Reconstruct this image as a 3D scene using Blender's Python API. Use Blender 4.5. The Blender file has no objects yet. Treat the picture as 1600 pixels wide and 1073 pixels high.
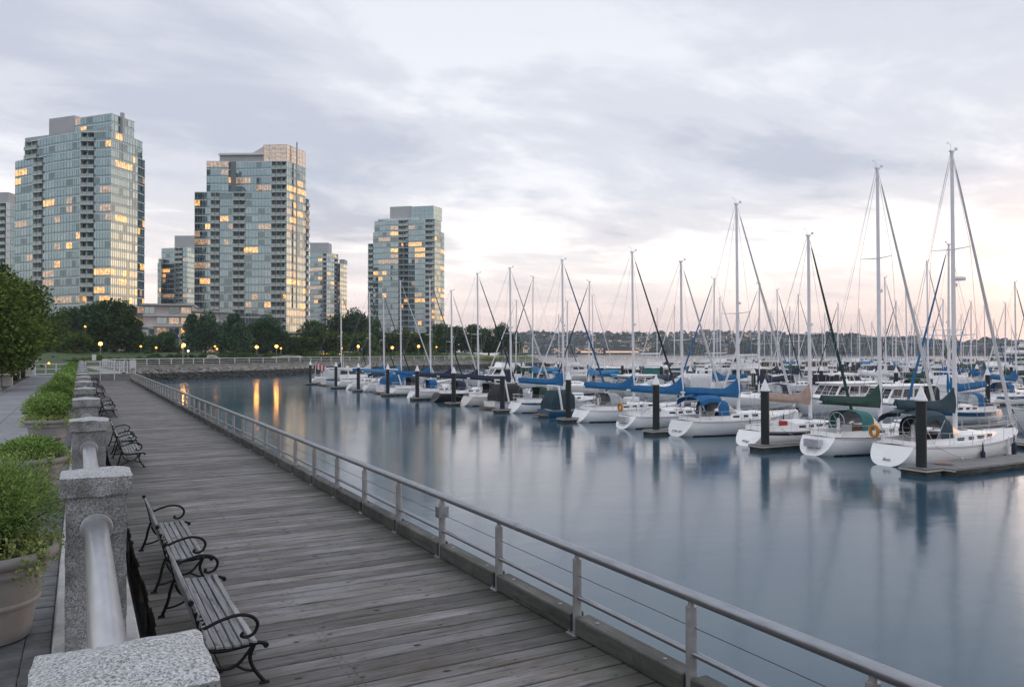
import bpy, math, random
from mathutils import Vector, Matrix, Euler, noise as mn
rnd = random.Random(7)
S = bpy.context.scene
COL = S.collection
R = math.radians
TAU = 2*math.pi
# ------------------------------------------------------------------ camera
F = 1244.0; HC = 3.2; YH = 549.5; YAW = math.atan2(675.0, F)
cs, sn = math.cos(YAW), math.sin(YAW)
cam = bpy.data.cameras.new('camera'); camo = bpy.data.objects.new('camera', cam); COL.objects.link(camo)
cam.sensor_width = 36; cam.lens = 36*F/1600; cam.clip_start = 0.05; cam.clip_end = 9000
camo.location = (0, 0, HC); camo.rotation_euler = (R(90)+13.0/F, 0, -YAW)
S.camera = camo
# ------------------------------------------------------------------ world
SUN_AZ, SUN_EL = R(86), R(5)          # azimuth clockwise from +Y
w = bpy.data.worlds.new('World'); S.world = w; w.use_nodes = True
def build_world():
    nt = w.node_tree; nt.nodes.clear(); N = nt.nodes.new; L = nt.links.new
    def m(op, a, b=None, c=None, clamp=False):
        n = N('ShaderNodeMath'); n.operation = op; n.use_clamp = clamp
        for i, v in enumerate((a, b, c)):
            if v is None: continue
            if isinstance(v, (int, float)): n.inputs[i].default_value = v
            else: L(v, n.inputs[i])
        return n.outputs[0]
    def ramp(fac, pts, interp='EASE'):
        n = N('ShaderNodeValToRGB'); L(fac, n.inputs[0]); e = n.color_ramp; e.interpolation = interp
        while len(e.elements) < len(pts): e.elements.new(0.5)
        for q, (p, c) in zip(e.elements, pts):
            q.position = p; q.color = (c, c, c, 1) if isinstance(c, (int, float)) else (*c, 1)
        return n.outputs[0]
    def mix(fac, a, b, mode='MIX'):
        n = N('ShaderNodeMix'); n.data_type = 'RGBA'; n.blend_type = mode
        for s, v in ((n.inputs[0], fac), (n.inputs[6], a), (n.inputs[7], b)):
            if isinstance(v, (int, float)): s.default_value = v
            elif isinstance(v, tuple): s.default_value = (*v, 1)
            else: L(v, s)
        return n.outputs[2]
    tc = N('ShaderNodeTexCoord'); sp = N('ShaderNodeSeparateXYZ'); L(tc.outputs['Generated'], sp.inputs[0])
    x, y, z = sp.outputs
    zc = m('MAXIMUM', z, 0.0)
    den = m('ADD', zc, 0.13)
    cb = N('ShaderNodeCombineXYZ'); L(m('DIVIDE', x, den), cb.inputs[0]); L(m('DIVIDE', y, den), cb.inputs[1])
    # streaks run roughly across the view
    mp = N('ShaderNodeMapping'); L(cb.outputs[0], mp.inputs[0]); mp.inputs['Rotation'].default_value = (0, 0, R(28+8)); mp.inputs['Scale'].default_value = (0.75, 1.15, 1); mp.inputs['Location'].default_value = (9.4, 2.2, 0)
    def nz(scale, detail, rough, dist=0.0, off=0.0):
        n = N('ShaderNodeTexNoise'); L(mp.outputs[0], n.inputs['Vector']); n.noise_dimensions = '4D'
        n.inputs['W'].default_value = off
        n.inputs['Scale'].default_value = scale; n.inputs['Detail'].default_value = detail
        n.inputs['Roughness'].default_value = rough; n.inputs['Distortion'].default_value = dist
        return n.outputs[0]
    big = nz(0.36, 4, 0.5, 0.5, 5.2); fine = nz(1.35, 9, 0.60, 0.5, 9.1); fin2 = nz(3.6, 6, 0.6, 0.2, 4.4)
    d = m('ADD', m('ADD', m('MULTIPLY', big, 0.50), m('MULTIPLY', fine, 0.37)), m('MULTIPLY', fin2, 0.13))
    # cosine of the angle to the sunset and to the right-hand side
    az = m('ADD', m('MULTIPLY', x, math.sin(SUN_AZ)), m('MULTIPLY', y, math.cos(SUN_AZ)))
    right = m('ADD', m('MULTIPLY', x, math.sin(R(70))), m('MULTIPLY', y, math.cos(R(70))))
    dens = ramp(m('ADD', d, m('MULTIPLY', right, 0.095)), [(0.495, 0.0), (0.555, 0.55), (0.615, 1.0)])
    clear = ramp(z, [(0.0, (1.0, 0.73, 0.69)), (0.04, (1.06, 0.86, 0.79)), (0.11, (1.08, 1.0, 0.96)), (0.20, (0.84, 0.84, 0.88)), (0.42, (0.70, 0.73, 0.80)), (1.0, (0.80, 0.84, 0.92))], 'LINEAR')
    cloud = ramp(z, [(0.0, (0.66, 0.53, 0.53)), (0.08, (0.56, 0.53, 0.57)), (0.2, (0.46, 0.49, 0.59)), (0.45, (0.49, 0.52, 0.62)), (1.0, (0.64, 0.68, 0.77))], 'LINEAR')
    thin = ramp(z, [(0.0, 0.10), (0.04, 0.45), (0.07, 0.55), (0.13, 0.95), (0.3, 0.9), (0.6, 0.9)], 'LINEAR')
    base = mix(m('MULTIPLY', dens, thin), clear, cloud)
    # warm sunset glow low over the right
    g = m('POWER', m('MAXIMUM', az, 0.0), 22.0)
    ge = ramp(z, [(0.0, 1.0), (0.11, 0.90), (0.17, 0.40), (0.23, 0.10), (0.32, 0.0)], 'EASE')
    glow = m('MULTIPLY', g, ge)
    gc = mix(m('MULTIPLY', z, 7.0, clamp=True), (4.0, 1.75, 0.62), (3.2, 1.65, 0.75))
    base = mix(glow, base, mix(1.0, base, gc, 'ADD'))
    # below the horizon
    low = ramp(z, [(0.0, 0.0), (0.001, 1.0)], 'LINEAR')
    base = mix(low, (0.35, 0.37, 0.40), base)
    sky = N('ShaderNodeTexSky'); sky.sky_type = 'NISHITA'; sky.sun_disc = False
    sky.sun_elevation = SUN_EL; sky.sun_rotation = SUN_AZ
    b1 = N('ShaderNodeBackground'); L(sky.outputs[0], b1.inputs[0]); b1.inputs[1].default_value = 0.05
    b2 = N('ShaderNodeBackground'); L(base, b2.inputs[0]); b2.inputs[1].default_value = 0.93
    ad = N('ShaderNodeMixShader'); ad.inputs[0].default_value = 0.90; L(b1.outputs[0], ad.inputs[1]); L(b2.outputs[0], ad.inputs[2])
    o = N('ShaderNodeOutputWorld'); L(ad.outputs[0], o.inputs[0])
build_world()
sl = bpy.data.lights.new('sun', 'SUN'); sl.energy = 0.35; sl.angle = R(50); sl.color = (1.0, 0.80, 0.64)
slo = bpy.data.objects.new('sun', sl); COL.objects.link(slo)
dv = Vector((math.sin(SUN_AZ)*math.cos(R(9)), math.cos(SUN_AZ)*math.cos(R(9)), math.sin(R(9))))
slo.rotation_euler = (-dv).to_track_quat('-Z', 'Y').to_euler(); slo.location = (0, 0, 60)
vs = S.view_settings; vs.view_transform = 'Standard'; vs.look = 'None'; vs.gamma = 1; vs.exposure = 0.50; vs.use_curve_mapping = False
S.cycles.max_bounces = 6; S.cycles.sample_clamp_indirect = 4; S.cycles.caustics_reflective = False; S.cycles.caustics_refractive = False

# ------------------------------------------------------------------ helpers
def at(px, d):
    l = (px-800)/F*d
    return (cs*l+sn*d, cs*d-sn*l)
def gp(px, py, z):
    return at(px, F*(HC-z)/(py-YH))
def zat(py, d): return HC-(py-YH)/F*d
def Yat(px, X):
    k = (px-800)/F
    return (cs*X-k*sn*X)/(sn+k*cs)
def dep(X, Y): return sn*X+cs*Y

def tag(o, label=None, cat=None, group=None, kind=None):
    if label: o['label'] = label
    if cat: o['category'] = cat
    if group: o['group'] = group
    if kind: o['kind'] = kind
    return o
def empty(name, loc, rz=0.0, label=None, cat=None, group=None):
    o = bpy.data.objects.new(name, None); COL.objects.link(o); o.location = loc; o.rotation_euler = (0, 0, rz)
    o.empty_display_size = 0.2
    return tag(o, label, cat, group)
def link(name, me, parent=None, loc=(0, 0, 0), rot=(0, 0, 0), kind=None):
    o = bpy.data.objects.new(name, me); COL.objects.link(o); o.location = loc; o.rotation_euler = rot
    if parent: o.parent = parent
    if kind: o['kind'] = kind
    return o
KIDS = {}
def copy_tree(o, parent=None):
    c = o.copy(); COL.objects.link(c); c.parent = parent
    for ch in o.children: copy_tree(ch, c)
    return c

_U = ['', 'first', 'second', 'third', 'fourth', 'fifth', 'sixth', 'seventh', 'eighth', 'ninth', 'tenth', 'eleventh', 'twelfth', 'thirteenth', 'fourteenth', 'fifteenth', 'sixteenth', 'seventeenth', 'eighteenth', 'nineteenth']
def ordl(n):
    if n < 20: return _U[n]
    t = ['', '', 'twent', 'thirt', 'fort', 'fift', 'sixt'][n//10]
    return t+'ieth' if n % 10 == 0 else t+'y '+_U[n % 10]
class MB:
    def __init__(s): s.v = []; s.f = []; s.m = []; s.mi = 0
    def quad(s, *p):
        n = len(s.v); s.v += [tuple(q) for q in p]; s.f.append(tuple(range(n, n+len(p)))); s.m.append(s.mi)
    def box(s, x0, x1, y0, y1, z0, z1, M=None, taper=0.0):
        n = len(s.v); t = taper
        p = [(x0, y0, z0), (x1, y0, z0), (x1, y1, z0), (x0, y1, z0), (x0+t, y0+t, z1), (x1-t, y0+t, z1), (x1-t, y1-t, z1), (x0+t, y1-t, z1)]
        if M is not None: p = [tuple(M @ Vector(q)) for q in p]
        s.v += p
        for f in ((0, 3, 2, 1), (4, 5, 6, 7), (0, 1, 5, 4), (1, 2, 6, 5), (2, 3, 7, 6), (3, 0, 4, 7)):
            s.f.append(tuple(n+i for i in f)); s.m.append(s.mi)
        return s
    def bev(s, x0, x1, y0, y1, z0, z1, b=0.01, M=None):
        # box with bevelled top and side edges
        rings = [(x0, x1, y0, y1, z0, b), (x0, x1, y0, y1, z1-b, b), (x0+b, x1-b, y0+b, y1-b, z1, b*.5)]
        n = len(s.v); P = []
        for (a, c, d, e, z, k) in rings:
            P += [(a+k, d, z), (c-k, d, z), (c, d+k, z), (c, e-k, z), (c-k, e, z), (a+k, e, z), (a, e-k, z), (a, d+k, z)]
        if M is not None: P = [tuple(M @ Vector(q)) for q in P]
        s.v += P
        for r in range(2):
            for i in range(8):
                j = (i+1) % 8; s.f.append((n+r*8+i, n+r*8+j, n+r*8+8+j, n+r*8+8+i)); s.m.append(s.mi)
        s.f.append(tuple(n+16+i for i in range(8))); s.m.append(s.mi)
        s.f.append(tuple(n+7-i for i in range(8))); s.m.append(s.mi)
        return s
    def bar(s, a, b, w, h=None):
        a, b = Vector(a), Vector(b); d = b-a; L = d.length
        if L < 1e-6: return s
        h = h or w
        q = d.to_track_quat('X', 'Z'); M = Matrix.Translation(a) @ q.to_matrix().to_4x4()
        return s.box(0, L, -w/2, w/2, -h/2, h/2, M)
    def tube(s, pts, r, n=8, cap=True, closed=False):
        pts = [Vector(p) for p in pts]; K = len(pts); rs = r if isinstance(r, (list, tuple)) else [r]*K
        base = len(s.v); up = None
        for i, p in enumerate(pts):
            if closed: t = pts[(i+1) % K]-pts[i-1]
            else: t = (pts[min(i+1, K-1)]-pts[max(i-1, 0)])
            if t.length < 1e-9: t = Vector((0, 0, 1))
            t.normalize()
            if up is None:
                up = Vector((0, 0, 1)) if abs(t.z) < 0.9 else Vector((1, 0, 0))
            a = t.cross(up)
            if a.length < 1e-6: a = t.cross(Vector((0, 1, 0)))
            a.normalize(); b = a.cross(t).normalized(); up = b
            for k in range(n):
                c = TAU*k/n; s.v.append(tuple(p+(a*math.cos(c)+b*math.sin(c))*rs[i]))
        for i in range(K if closed else K-1):
            i2 = (i+1) % K
            for k in range(n):
                k2 = (k+1) % n
                s.f.append((base+i*n+k, base+i*n+k2, base+i2*n+k2, base+i2*n+k)); s.m.append(s.mi)
        if cap and not closed:
            s.f.append(tuple(base+k for k in range(n-1, -1, -1))); s.m.append(s.mi)
            s.f.append(tuple(base+(K-1)*n+k for k in range(n))); s.m.append(s.mi)
        return s
    def lathe(s, prof, n=24, c=(0, 0), cap=True):
        base = len(s.v)
        for (r, z) in prof:
            for k in range(n):
                a = TAU*k/n; s.v.append((c[0]+r*math.cos(a), c[1]+r*math.sin(a), z))
        for i in range(len(prof)-1):
            for k in range(n):
                k2 = (k+1) % n
                s.f.append((base+i*n+k, base+i*n+k2, base+(i+1)*n+k2, base+(i+1)*n+k)); s.m.append(s.mi)
        if cap:
            s.f.append(tuple(base+k for k in range(n-1, -1, -1))); s.m.append(s.mi)
            q = base+(len(prof)-1)*n; s.f.append(tuple(q+k for k in range(n))); s.m.append(s.mi)
        return s
    def loft(s, secs, cap0=True, cap1=True, close=False):
        n = len(secs[0]); base = len(s.v)
        for c in secs: s.v += [tuple(p) for p in c]
        for i in range(len(secs)-1):
            for k in range(n if close else n-1):
                k2 = (k+1) % n
                s.f.append((base+i*n+k, base+i*n+k2, base+(i+1)*n+k2, base+(i+1)*n+k)); s.m.append(s.mi)
        if cap0: s.f.append(tuple(base+k for k in range(n-1, -1, -1))); s.m.append(s.mi)
        if cap1:
            q = base+(len(secs)-1)*n; s.f.append(tuple(q+k for k in range(n))); s.m.append(s.mi)
        return s
    def prism(s, poly, z0, z1):
        n = len(poly); base = len(s.v)
        s.v += [(p[0], p[1], z0) for p in poly]+[(p[0], p[1], z1) for p in poly]
        for i in range(n):
            j = (i+1) % n; s.f.append((base+i, base+j, base+n+j, base+n+i)); s.m.append(s.mi)
        s.f.append(tuple(base+n+i for i in range(n))); s.m.append(s.mi)
        s.f.append(tuple(base+n-1-i for i in range(n))); s.m.append(s.mi)
        return s
    def mesh(s, name, mats, smooth=False):
        me = bpy.data.meshes.new(name); me.from_pydata(s.v, [], s.f)
        if not isinstance(mats, (list, tuple)): mats = [mats]
        for m_ in mats: me.materials.append(m_)
        if len(mats) > 1: me.polygons.foreach_set('material_index', s.m)
        if smooth:
            me.polygons.foreach_set('use_smooth', [True]*len(me.polygons))
            if smooth != 'all':
                try: me.set_sharp_from_angle(angle=R(40))
                except Exception: pass
        me.update(); return me
    def build(s, name, mats, parent=None, smooth=False, loc=(0, 0, 0), rot=(0, 0, 0), kind=None):
        return link(name, s.mesh(name, mats, smooth), parent, loc, rot, kind)

# ------------------------------------------------------------------ materials
def mat(name, col, rough=0.6, metal=0.0, var=0.18, scale=4.0, stretch=(1, 1, 1), bump=0.0, bscale=None, rand=0.0, emit=0.0, spec=None, col2=None, contrast=None, detail=5):
    m = bpy.data.materials.new(name); m.use_nodes = True; nt = m.node_tree; N = nt.nodes.new; L = nt.links.new
    b = nt.nodes['Principled BSDF']; b.inputs['Roughness'].default_value = rough; b.inputs['Metallic'].default_value = metal
    if spec is not None: b.inputs['Specular IOR Level'].default_value = spec
    tc = N('ShaderNodeTexCoord'); oi = N('ShaderNodeObjectInfo')
    mp = N('ShaderNodeMapping'); mp.inputs['Scale'].default_value = stretch; L(tc.outputs['Object'], mp.inputs[0])
    va = N('ShaderNodeVectorMath'); va.operation = 'ADD'; L(mp.outputs[0], va.inputs[0])
    mu = N('ShaderNodeMath'); mu.operation = 'MULTIPLY'; mu.inputs[1].default_value = 37.0; L(oi.outputs['Random'], mu.inputs[0]); L(mu.outputs[0], va.inputs[1])
    n = N('ShaderNodeTexNoise'); n.inputs['Scale'].default_value = scale; n.inputs['Detail'].default_value = detail; n.inputs['Roughness'].default_value = 0.6
    L(va.outputs[0], n.inputs['Vector'])
    r = N('ShaderNodeValToRGB'); L(n.outputs[0], r.inputs[0])
    lo, hi = contrast or (0.3, 0.7)
    r.color_ramp.elements[0].position = lo; r.color_ramp.elements[1].position = hi
    c2 = col2 or tuple(min(1, c*(1+var)) for c in col); c1 = col if col2 else tuple(c*(1-var) for c in col)
    r.color_ramp.elements[0].color = (*c1, 1); r.color_ramp.elements[1].color = (*c2, 1)
    out = r.outputs[0]
    if rand:
        mr = N('ShaderNodeMapRange'); L(oi.outputs['Random'], mr.inputs[0]); mr.inputs[3].default_value = 1-rand; mr.inputs[4].default_value = 1+rand
        hs = N('ShaderNodeHueSaturation'); L(mr.outputs[0], hs.inputs['Value']); L(out, hs.inputs['Color']); out = hs.outputs[0]
    L(out, b.inputs['Base Color'])
    if emit:
        L(out, b.inputs['Emission Color']); b.inputs['Emission Strength'].default_value = emit
    if bump:
        bn = N('ShaderNodeTexNoise'); bn.inputs['Scale'].default_value = bscale or scale*3; bn.inputs['Detail'].default_value = 4; L(va.outputs[0], bn.inputs['Vector'])
        bp = N('ShaderNodeBump'); bp.inputs['Strength'].default_value = bump; bp.inputs['Distance'].default_value = 0.02
        L(bn.outputs[0], bp.inputs['Height']); L(bp.outputs[0], b.inputs['Normal'])
    m['b'] = 1
    return m

def glass_mat(name, tint, refl, body, rough=0.03, emit=None, es=0.0, frac=0.5):
    """window glass of a far building: dark or curtained room behind a reflecting pane"""
    m = bpy.data.materials.new(name); m.use_nodes = True; nt = m.node_tree; nt.nodes.clear(); N = nt.nodes.new; L = nt.links.new
    oi = N('ShaderNodeObjectInfo'); geo = N('ShaderNodeNewGeometry'); tc = N('ShaderNodeTexCoord')
    n = N('ShaderNodeTexNoise'); n.inputs['Scale'].default_value = 0.9; n.inputs['Detail'].default_value = 2; L(geo.outputs['Position'], n.inputs['Vector'])
    r = N('ShaderNodeValToRGB'); r.color_ramp.elements[0].position = 0.38; r.color_ramp.elements[1].position = 0.62
    r.color_ramp.elements[0].color = (*[c*0.45 for c in body], 1); r.color_ramp.elements[1].color = (*body, 1); L(n.outputs[0], r.inputs[0])
    d = N('ShaderNodeBsdfDiffuse'); L(r.outputs[0], d.inputs[0])
    g = N('ShaderNodeBsdfGlossy'); g.inputs['Color'].default_value = (*tint, 1); g.inputs['Roughness'].default_value = rough
    lw = N('ShaderNodeLayerWeight'); lw.inputs[0].default_value = 0.35
    mr = N('ShaderNodeMapRange'); mr.inputs[3].default_value = refl; mr.inputs[4].default_value = min(1, refl+0.26); L(lw.outputs['Fresnel'], mr.inputs[0])
    mx = N('ShaderNodeMixShader'); L(mr.outputs[0], mx.inputs[0]); L(d.outputs[0], mx.inputs[1]); L(g.outputs[0], mx.inputs[2])
    out = mx.outputs[0]
    if emit:
        n2 = N('ShaderNodeTexNoise'); n2.inputs['Scale'].default_value = 1.3; n2.inputs['Detail'].default_value = 3; L(geo.outputs['Position'], n2.inputs['Vector'])
        r2 = N('ShaderNodeValToRGB'); r2.color_ramp.elements[0].position = 0.35; r2.color_ramp.elements[1].position = 0.65
        r2.color_ramp.elements[0].color = (*[c*0.25 for c in emit], 1); r2.color_ramp.elements[1].color = (*emit, 1); L(n2.outputs[0], r2.inputs[0])
        e = N('ShaderNodeEmission'); L(r2.outputs[0], e.inputs[0]); e.inputs[1].default_value = es
        a = N('ShaderNodeAddShader'); L(out, a.inputs[0]); L(e.outputs[0], a.inputs[1]); out = a.outputs[0]
    o = N('ShaderNodeOutputMaterial'); L(out, o.inputs[0])
    return m

def emis(name, col, s):
    m = bpy.data.materials.new(name); m.use_nodes = True; nt = m.node_tree; nt.nodes.clear()
    e = nt.nodes.new('ShaderNodeEmission'); e.inputs[0].default_value = (*col, 1); e.inputs[1].default_value = s
    o = nt.nodes.new('ShaderNodeOutputMaterial'); nt.links.new(e.outputs[0], o.inputs[0]); return m

def leaf_mat(name, c1, c2, trans=0.25):
    m = bpy.data.materials.new(name); m.use_nodes = True; nt = m.node_tree; nt.nodes.clear(); N = nt.nodes.new; L = nt.links.new
    geo = N('ShaderNodeNewGeometry'); tc = N('ShaderNodeTexCoord'); oi = N('ShaderNodeObjectInfo')
    n = N('ShaderNodeTexNoise'); n.inputs['Scale'].default_value = 0.9; n.inputs['Detail'].default_value = 3; L(tc.outputs['Object'], n.inputs['Vector'])
    ad = N('ShaderNodeMath'); ad.operation = 'ADD'; L(n.outputs[0], ad.inputs[0])
    mu = N('ShaderNodeMath'); mu.operation = 'MULTIPLY_ADD'; L(geo.outputs['Random Per Island'], mu.inputs[0]); mu.inputs[1].default_value = 0.5; mu.inputs[2].default_value = -0.25; L(mu.outputs[0], ad.inputs[1])
    r = N('ShaderNodeValToRGB'); r.color_ramp.elements[0].position = 0.3; r.color_ramp.elements[1].position = 0.72
    r.color_ramp.elements[0].color = (*c1, 1); r.color_ramp.elements[1].color = (*c2, 1); L(ad.outputs[0], r.inputs[0])
    hs = N('ShaderNodeHueSaturation'); mr = N('ShaderNodeMapRange'); L(oi.outputs['Random'], mr.inputs[0]); mr.inputs[3].default_value = 0.75; mr.inputs[4].default_value = 1.25
    L(mr.outputs[0], hs.inputs['Value']); L(r.outputs[0], hs.inputs['Color'])
    d = N('ShaderNodeBsdfDiffuse'); L(hs.outputs[0], d.inputs[0]); t = N('ShaderNodeBsdfTranslucent'); L(hs.outputs[0], t.inputs[0])
    mx = N('ShaderNodeMixShader'); mx.inputs[0].default_value = trans; L(d.outputs[0], mx.inputs[1]); L(t.outputs[0], mx.inputs[2])
    o = N('ShaderNodeOutputMaterial'); L(mx.outputs[0], o.inputs[0]); return m

def wood_mat(name, c1, c2, along='x', rand=0.22, dark=(0.035, 0.037, 0.038), edges=False):
    m = bpy.data.materials.new(name); m.use_nodes = True; nt = m.node_tree; N = nt.nodes.new; L = nt.links.new
    b = nt.nodes['Principled BSDF']; b.inputs['Roughness'].default_value = 0.62; b.inputs['Specular IOR Level'].default_value = 0.35
    tc = N('ShaderNodeTexCoord'); oi = N('ShaderNodeObjectInfo')
    va = N('ShaderNodeVectorMath'); va.operation = 'ADD'; L(tc.outputs['Object'], va.inputs[0])
    mu = N('ShaderNodeMath'); mu.operation = 'MULTIPLY'; mu.inputs[1].default_value = 91.0; L(oi.outputs['Random'], mu.inputs[0]); L(mu.outputs[0], va.inputs[1])
    def noise(st, sc, det, rg=0.6):
        mp = N('ShaderNodeMapping'); mp.inputs['Scale'].default_value = st if along == 'x' else (st[1], st[0], st[2]); L(va.outputs[0], mp.inputs[0])
        n = N('ShaderNodeTexNoise'); n.inputs['Scale'].default_value = sc; n.inputs['Detail'].default_value = det; n.inputs['Roughness'].default_value = rg
        L(mp.outputs[0], n.inputs['Vector']); return n.outputs[0]
    def rmp(f, pts):
        r = N('ShaderNodeValToRGB'); L(f, r.inputs[0])
        while len(r.color_ramp.elements) < len(pts): r.color_ramp.elements.new(0.5)
        for e, (p, c) in zip(r.color_ramp.elements, pts): e.position = p; e.color = (*c, 1) if isinstance(c, tuple) else (c, c, c, 1)
        return r.outputs[0]
    def mx(f, a, bb, mode='MIX'):
        n = N('ShaderNodeMix'); n.data_type = 'RGBA'; n.blend_type = mode
        for s_, v in ((n.inputs[0], f), (n.inputs[6], a), (n.inputs[7], bb)):
            if isinstance(v, float): s_.default_value = v
            elif isinstance(v, tuple): s_.default_value = (*v, 1)
            else: L(v, s_)
        return n.outputs[2]
    grain = noise((0.9, 26, 8), 1.6, 8, 0.7); patch = noise((0.7, 2.2, 1), 1.3, 4); blot = noise((3.0, 9, 1), 1.5, 5, 0.65)
    c = mx(rmp(patch, [(0.35, 0.0), (0.65, 1.0)]), c1, c2)
    c = mx(rmp(grain, [(0.33, 0.95), (0.48, 0.22), (0.6, 0.0)]), c, dark)
    c = mx(rmp(blot, [(0.57, 0.0), (0.68, 0.8)]), c, tuple(v*1.4 for v in dark))
    if edges:
        # algae and damp kept along the two edges of the deck, with a ragged outline
        sx = N('ShaderNodeSeparateXYZ'); L(tc.outputs['Object'], sx.inputs[0]); gg = N('ShaderNodeNewGeometry')
        wn = N('ShaderNodeTexNoise'); wn.inputs['Scale'].default_value = 1.1; wn.inputs['Detail'].default_value = 6; L(gg.outputs['Position'], wn.inputs['Vector'])
        e1 = N('ShaderNodeMath'); e1.operation = 'MULTIPLY_ADD'; L(wn.outputs[0], e1.inputs[0]); e1.inputs[1].default_value = 1.6; L(sx.outputs[0], e1.inputs[2])
        m1 = N('ShaderNodeMapRange'); L(e1.outputs[0], m1.inputs[0]); m1.inputs[1].default_value = 4.9; m1.inputs[2].default_value = 5.6; m1.inputs[3].default_value = 0; m1.inputs[4].default_value = 0.80
        m2 = N('ShaderNodeMapRange'); L(e1.outputs[0], m2.inputs[0]); m2.inputs[1].default_value = 2.0; m2.inputs[2].default_value = 2.7; m2.inputs[3].default_value = 0.6; m2.inputs[4].default_value = 0
        ms = N('ShaderNodeMath'); ms.operation = 'MAXIMUM'; L(m1.outputs[0], ms.inputs[0]); L(m2.outputs[0], ms.inputs[1])
        c = mx(ms.outputs[0], c, (0.060, 0.062, 0.052))
    mr = N('ShaderNodeMapRange'); L(oi.outputs['Random'], mr.inputs[0]); mr.inputs[3].default_value = 1-rand; mr.inputs[4].default_value = 1+rand
    hs = N('ShaderNodeHueSaturation'); L(mr.outputs[0], hs.inputs['Value']); L(c, hs.inputs['Color']); L(hs.outputs[0], b.inputs['Base Color'])
    bp = N('ShaderNodeBump'); bp.inputs['Strength'].default_value = 0.6; bp.inputs['Distance'].default_value = 0.006; L(grain, bp.inputs['Height']); L(bp.outputs[0], b.inputs['Normal'])
    rr = rmp(patch, [(0.3, 0.5), (0.7, 0.75)]); L(rr, b.inputs['Roughness'])
    return m

def granite_mat(name, light=1.0, moss=0.55):
    m = bpy.data.materials.new(name); m.use_nodes = True; nt = m.node_tree; N = nt.nodes.new; L = nt.links.new
    b = nt.nodes['Principled BSDF']; b.inputs['Roughness'].default_value = 0.8
    tc = N('ShaderNodeTexCoord'); oi = N('ShaderNodeObjectInfo'); va = N('ShaderNodeVectorMath'); va.operation = 'ADD'; L(tc.outputs['Object'], va.inputs[0])
    mu = N('ShaderNodeMath'); mu.operation = 'MULTIPLY'; mu.inputs[1].default_value = 23.0; L(oi.outputs['Random'], mu.inputs[0]); L(mu.outputs[0], va.inputs[1])
    def rmp(f, pts):
        r = N('ShaderNodeValToRGB'); L(f, r.inputs[0])
        while len(r.color_ramp.elements) < len(pts): r.color_ramp.elements.new(0.5)
        for e, (p, c) in zip(r.color_ramp.elements, pts): e.position = p; e.color = (*c, 1) if isinstance(c, tuple) else (c, c, c, 1)
        return r.outputs[0]
    def nz(sc, det, rg):
        n = N('ShaderNodeTexNoise'); n.inputs['Scale'].default_value = sc; n.inputs['Detail'].default_value = det; n.inputs['Roughness'].default_value = rg; L(va.outputs[0], n.inputs['Vector']); return n.outputs[0]
    sp_ = rmp(nz(95, 6, 0.85), [(0.40, (0.045*light, 0.052*light, 0.055*light)), (0.47, (0.22*light, 0.225*light, 0.23*light)), (0.55, (0.40*light, 0.41*light, 0.43*light)), (0.66, (0.62*light, 0.63*light, 0.66*light))])
    n = N('ShaderNodeMix'); n.data_type = 'RGBA'; L(rmp(nz(4.5, 6, 0.7), [(0.44, 0.0), (0.62, moss)]), n.inputs[0]); L(sp_, n.inputs[6]); n.inputs[7].default_value = (0.055, 0.065, 0.05, 1)
    L(n.outputs[2], b.inputs['Base Color'])
    bp = N('ShaderNodeBump'); bp.inputs['Strength'].default_value = 0.7; bp.inputs['Distance'].default_value = 0.008; L(nz(38, 6, 0.7), bp.inputs['Height']); L(bp.outputs[0], b.inputs['Normal'])
    return m

M = {}
M['deck'] = wood_mat('weathered_deck_wood', (0.205, 0.200, 0.208), (0.130, 0.110, 0.095), 'x', rand=0.34, edges=True)
M['bench_wood'] = wood_mat('bench_slat_wood', (0.27, 0.27, 0.29), (0.20, 0.20, 0.205), 'y', rand=0.15)
M['kerb'] = wood_mat('dark_timber', (0.105, 0.104, 0.096), (0.05, 0.052, 0.047), 'y', rand=0.25, dark=(0.025, 0.027, 0.025))
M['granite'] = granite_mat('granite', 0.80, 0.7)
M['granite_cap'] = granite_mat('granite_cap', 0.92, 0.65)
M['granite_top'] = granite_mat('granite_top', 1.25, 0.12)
M['steel'] = mat('brushed_steel', (0.29, 0.305, 0.335), 0.36, 0.9, var=0.15, scale=3.5, stretch=(6, 1, 6), bump=0.08)
M['pipe'] = mat('galvanised_pipe', (0.47, 0.485, 0.52), 0.33, 0.8, var=0.10, scale=5, stretch=(3, 0.8, 3), bump=0.05)
M['steel_post'] = mat('steel_post', (0.30, 0.305, 0.315), 0.5, 0.5, var=0.25, scale=6, bump=0.1)
M['wire'] = mat('steel_wire', (0.10, 0.10, 0.11), 0.5, 0.6)
M['iron'] = mat('black_cast_iron', (0.009, 0.010, 0.012), 0.5, 0.0, var=0.3, scale=14, bump=0.2, spec=0.2)
M['pave'] = mat('paver_stone', (0.20, 0.205, 0.225), 0.75, var=0.22, scale=3.0, bump=0.2, rand=0.13)
M['cobble'] = mat('small_sett_stone', (0.10, 0.103, 0.108), 0.7, var=0.35, scale=6, bump=0.4, rand=0.2)
M['joint'] = mat('joint_sand', (0.05, 0.05, 0.052), 0.9)
M['plinth'] = mat('plinth_concrete', (0.34, 0.34, 0.345), 0.85, var=0.3, scale=2.5, bump=0.3, bscale=30)
M['concrete'] = mat('concrete', (0.30, 0.30, 0.30), 0.85, var=0.25, scale=0.8, bump=0.2)
M['wallc'] = mat('seawall_concrete', (0.20, 0.20, 0.195), 0.85, var=0.35, scale=0.6, bump=0.3)
M['black'] = mat('black_rubber', (0.012, 0.013, 0.015), 0.35)
M['pot'] = mat('taupe_planter', (0.235, 0.228, 0.222), 0.6, var=0.22, scale=2.2, bump=0.12, bscale=40)
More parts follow.
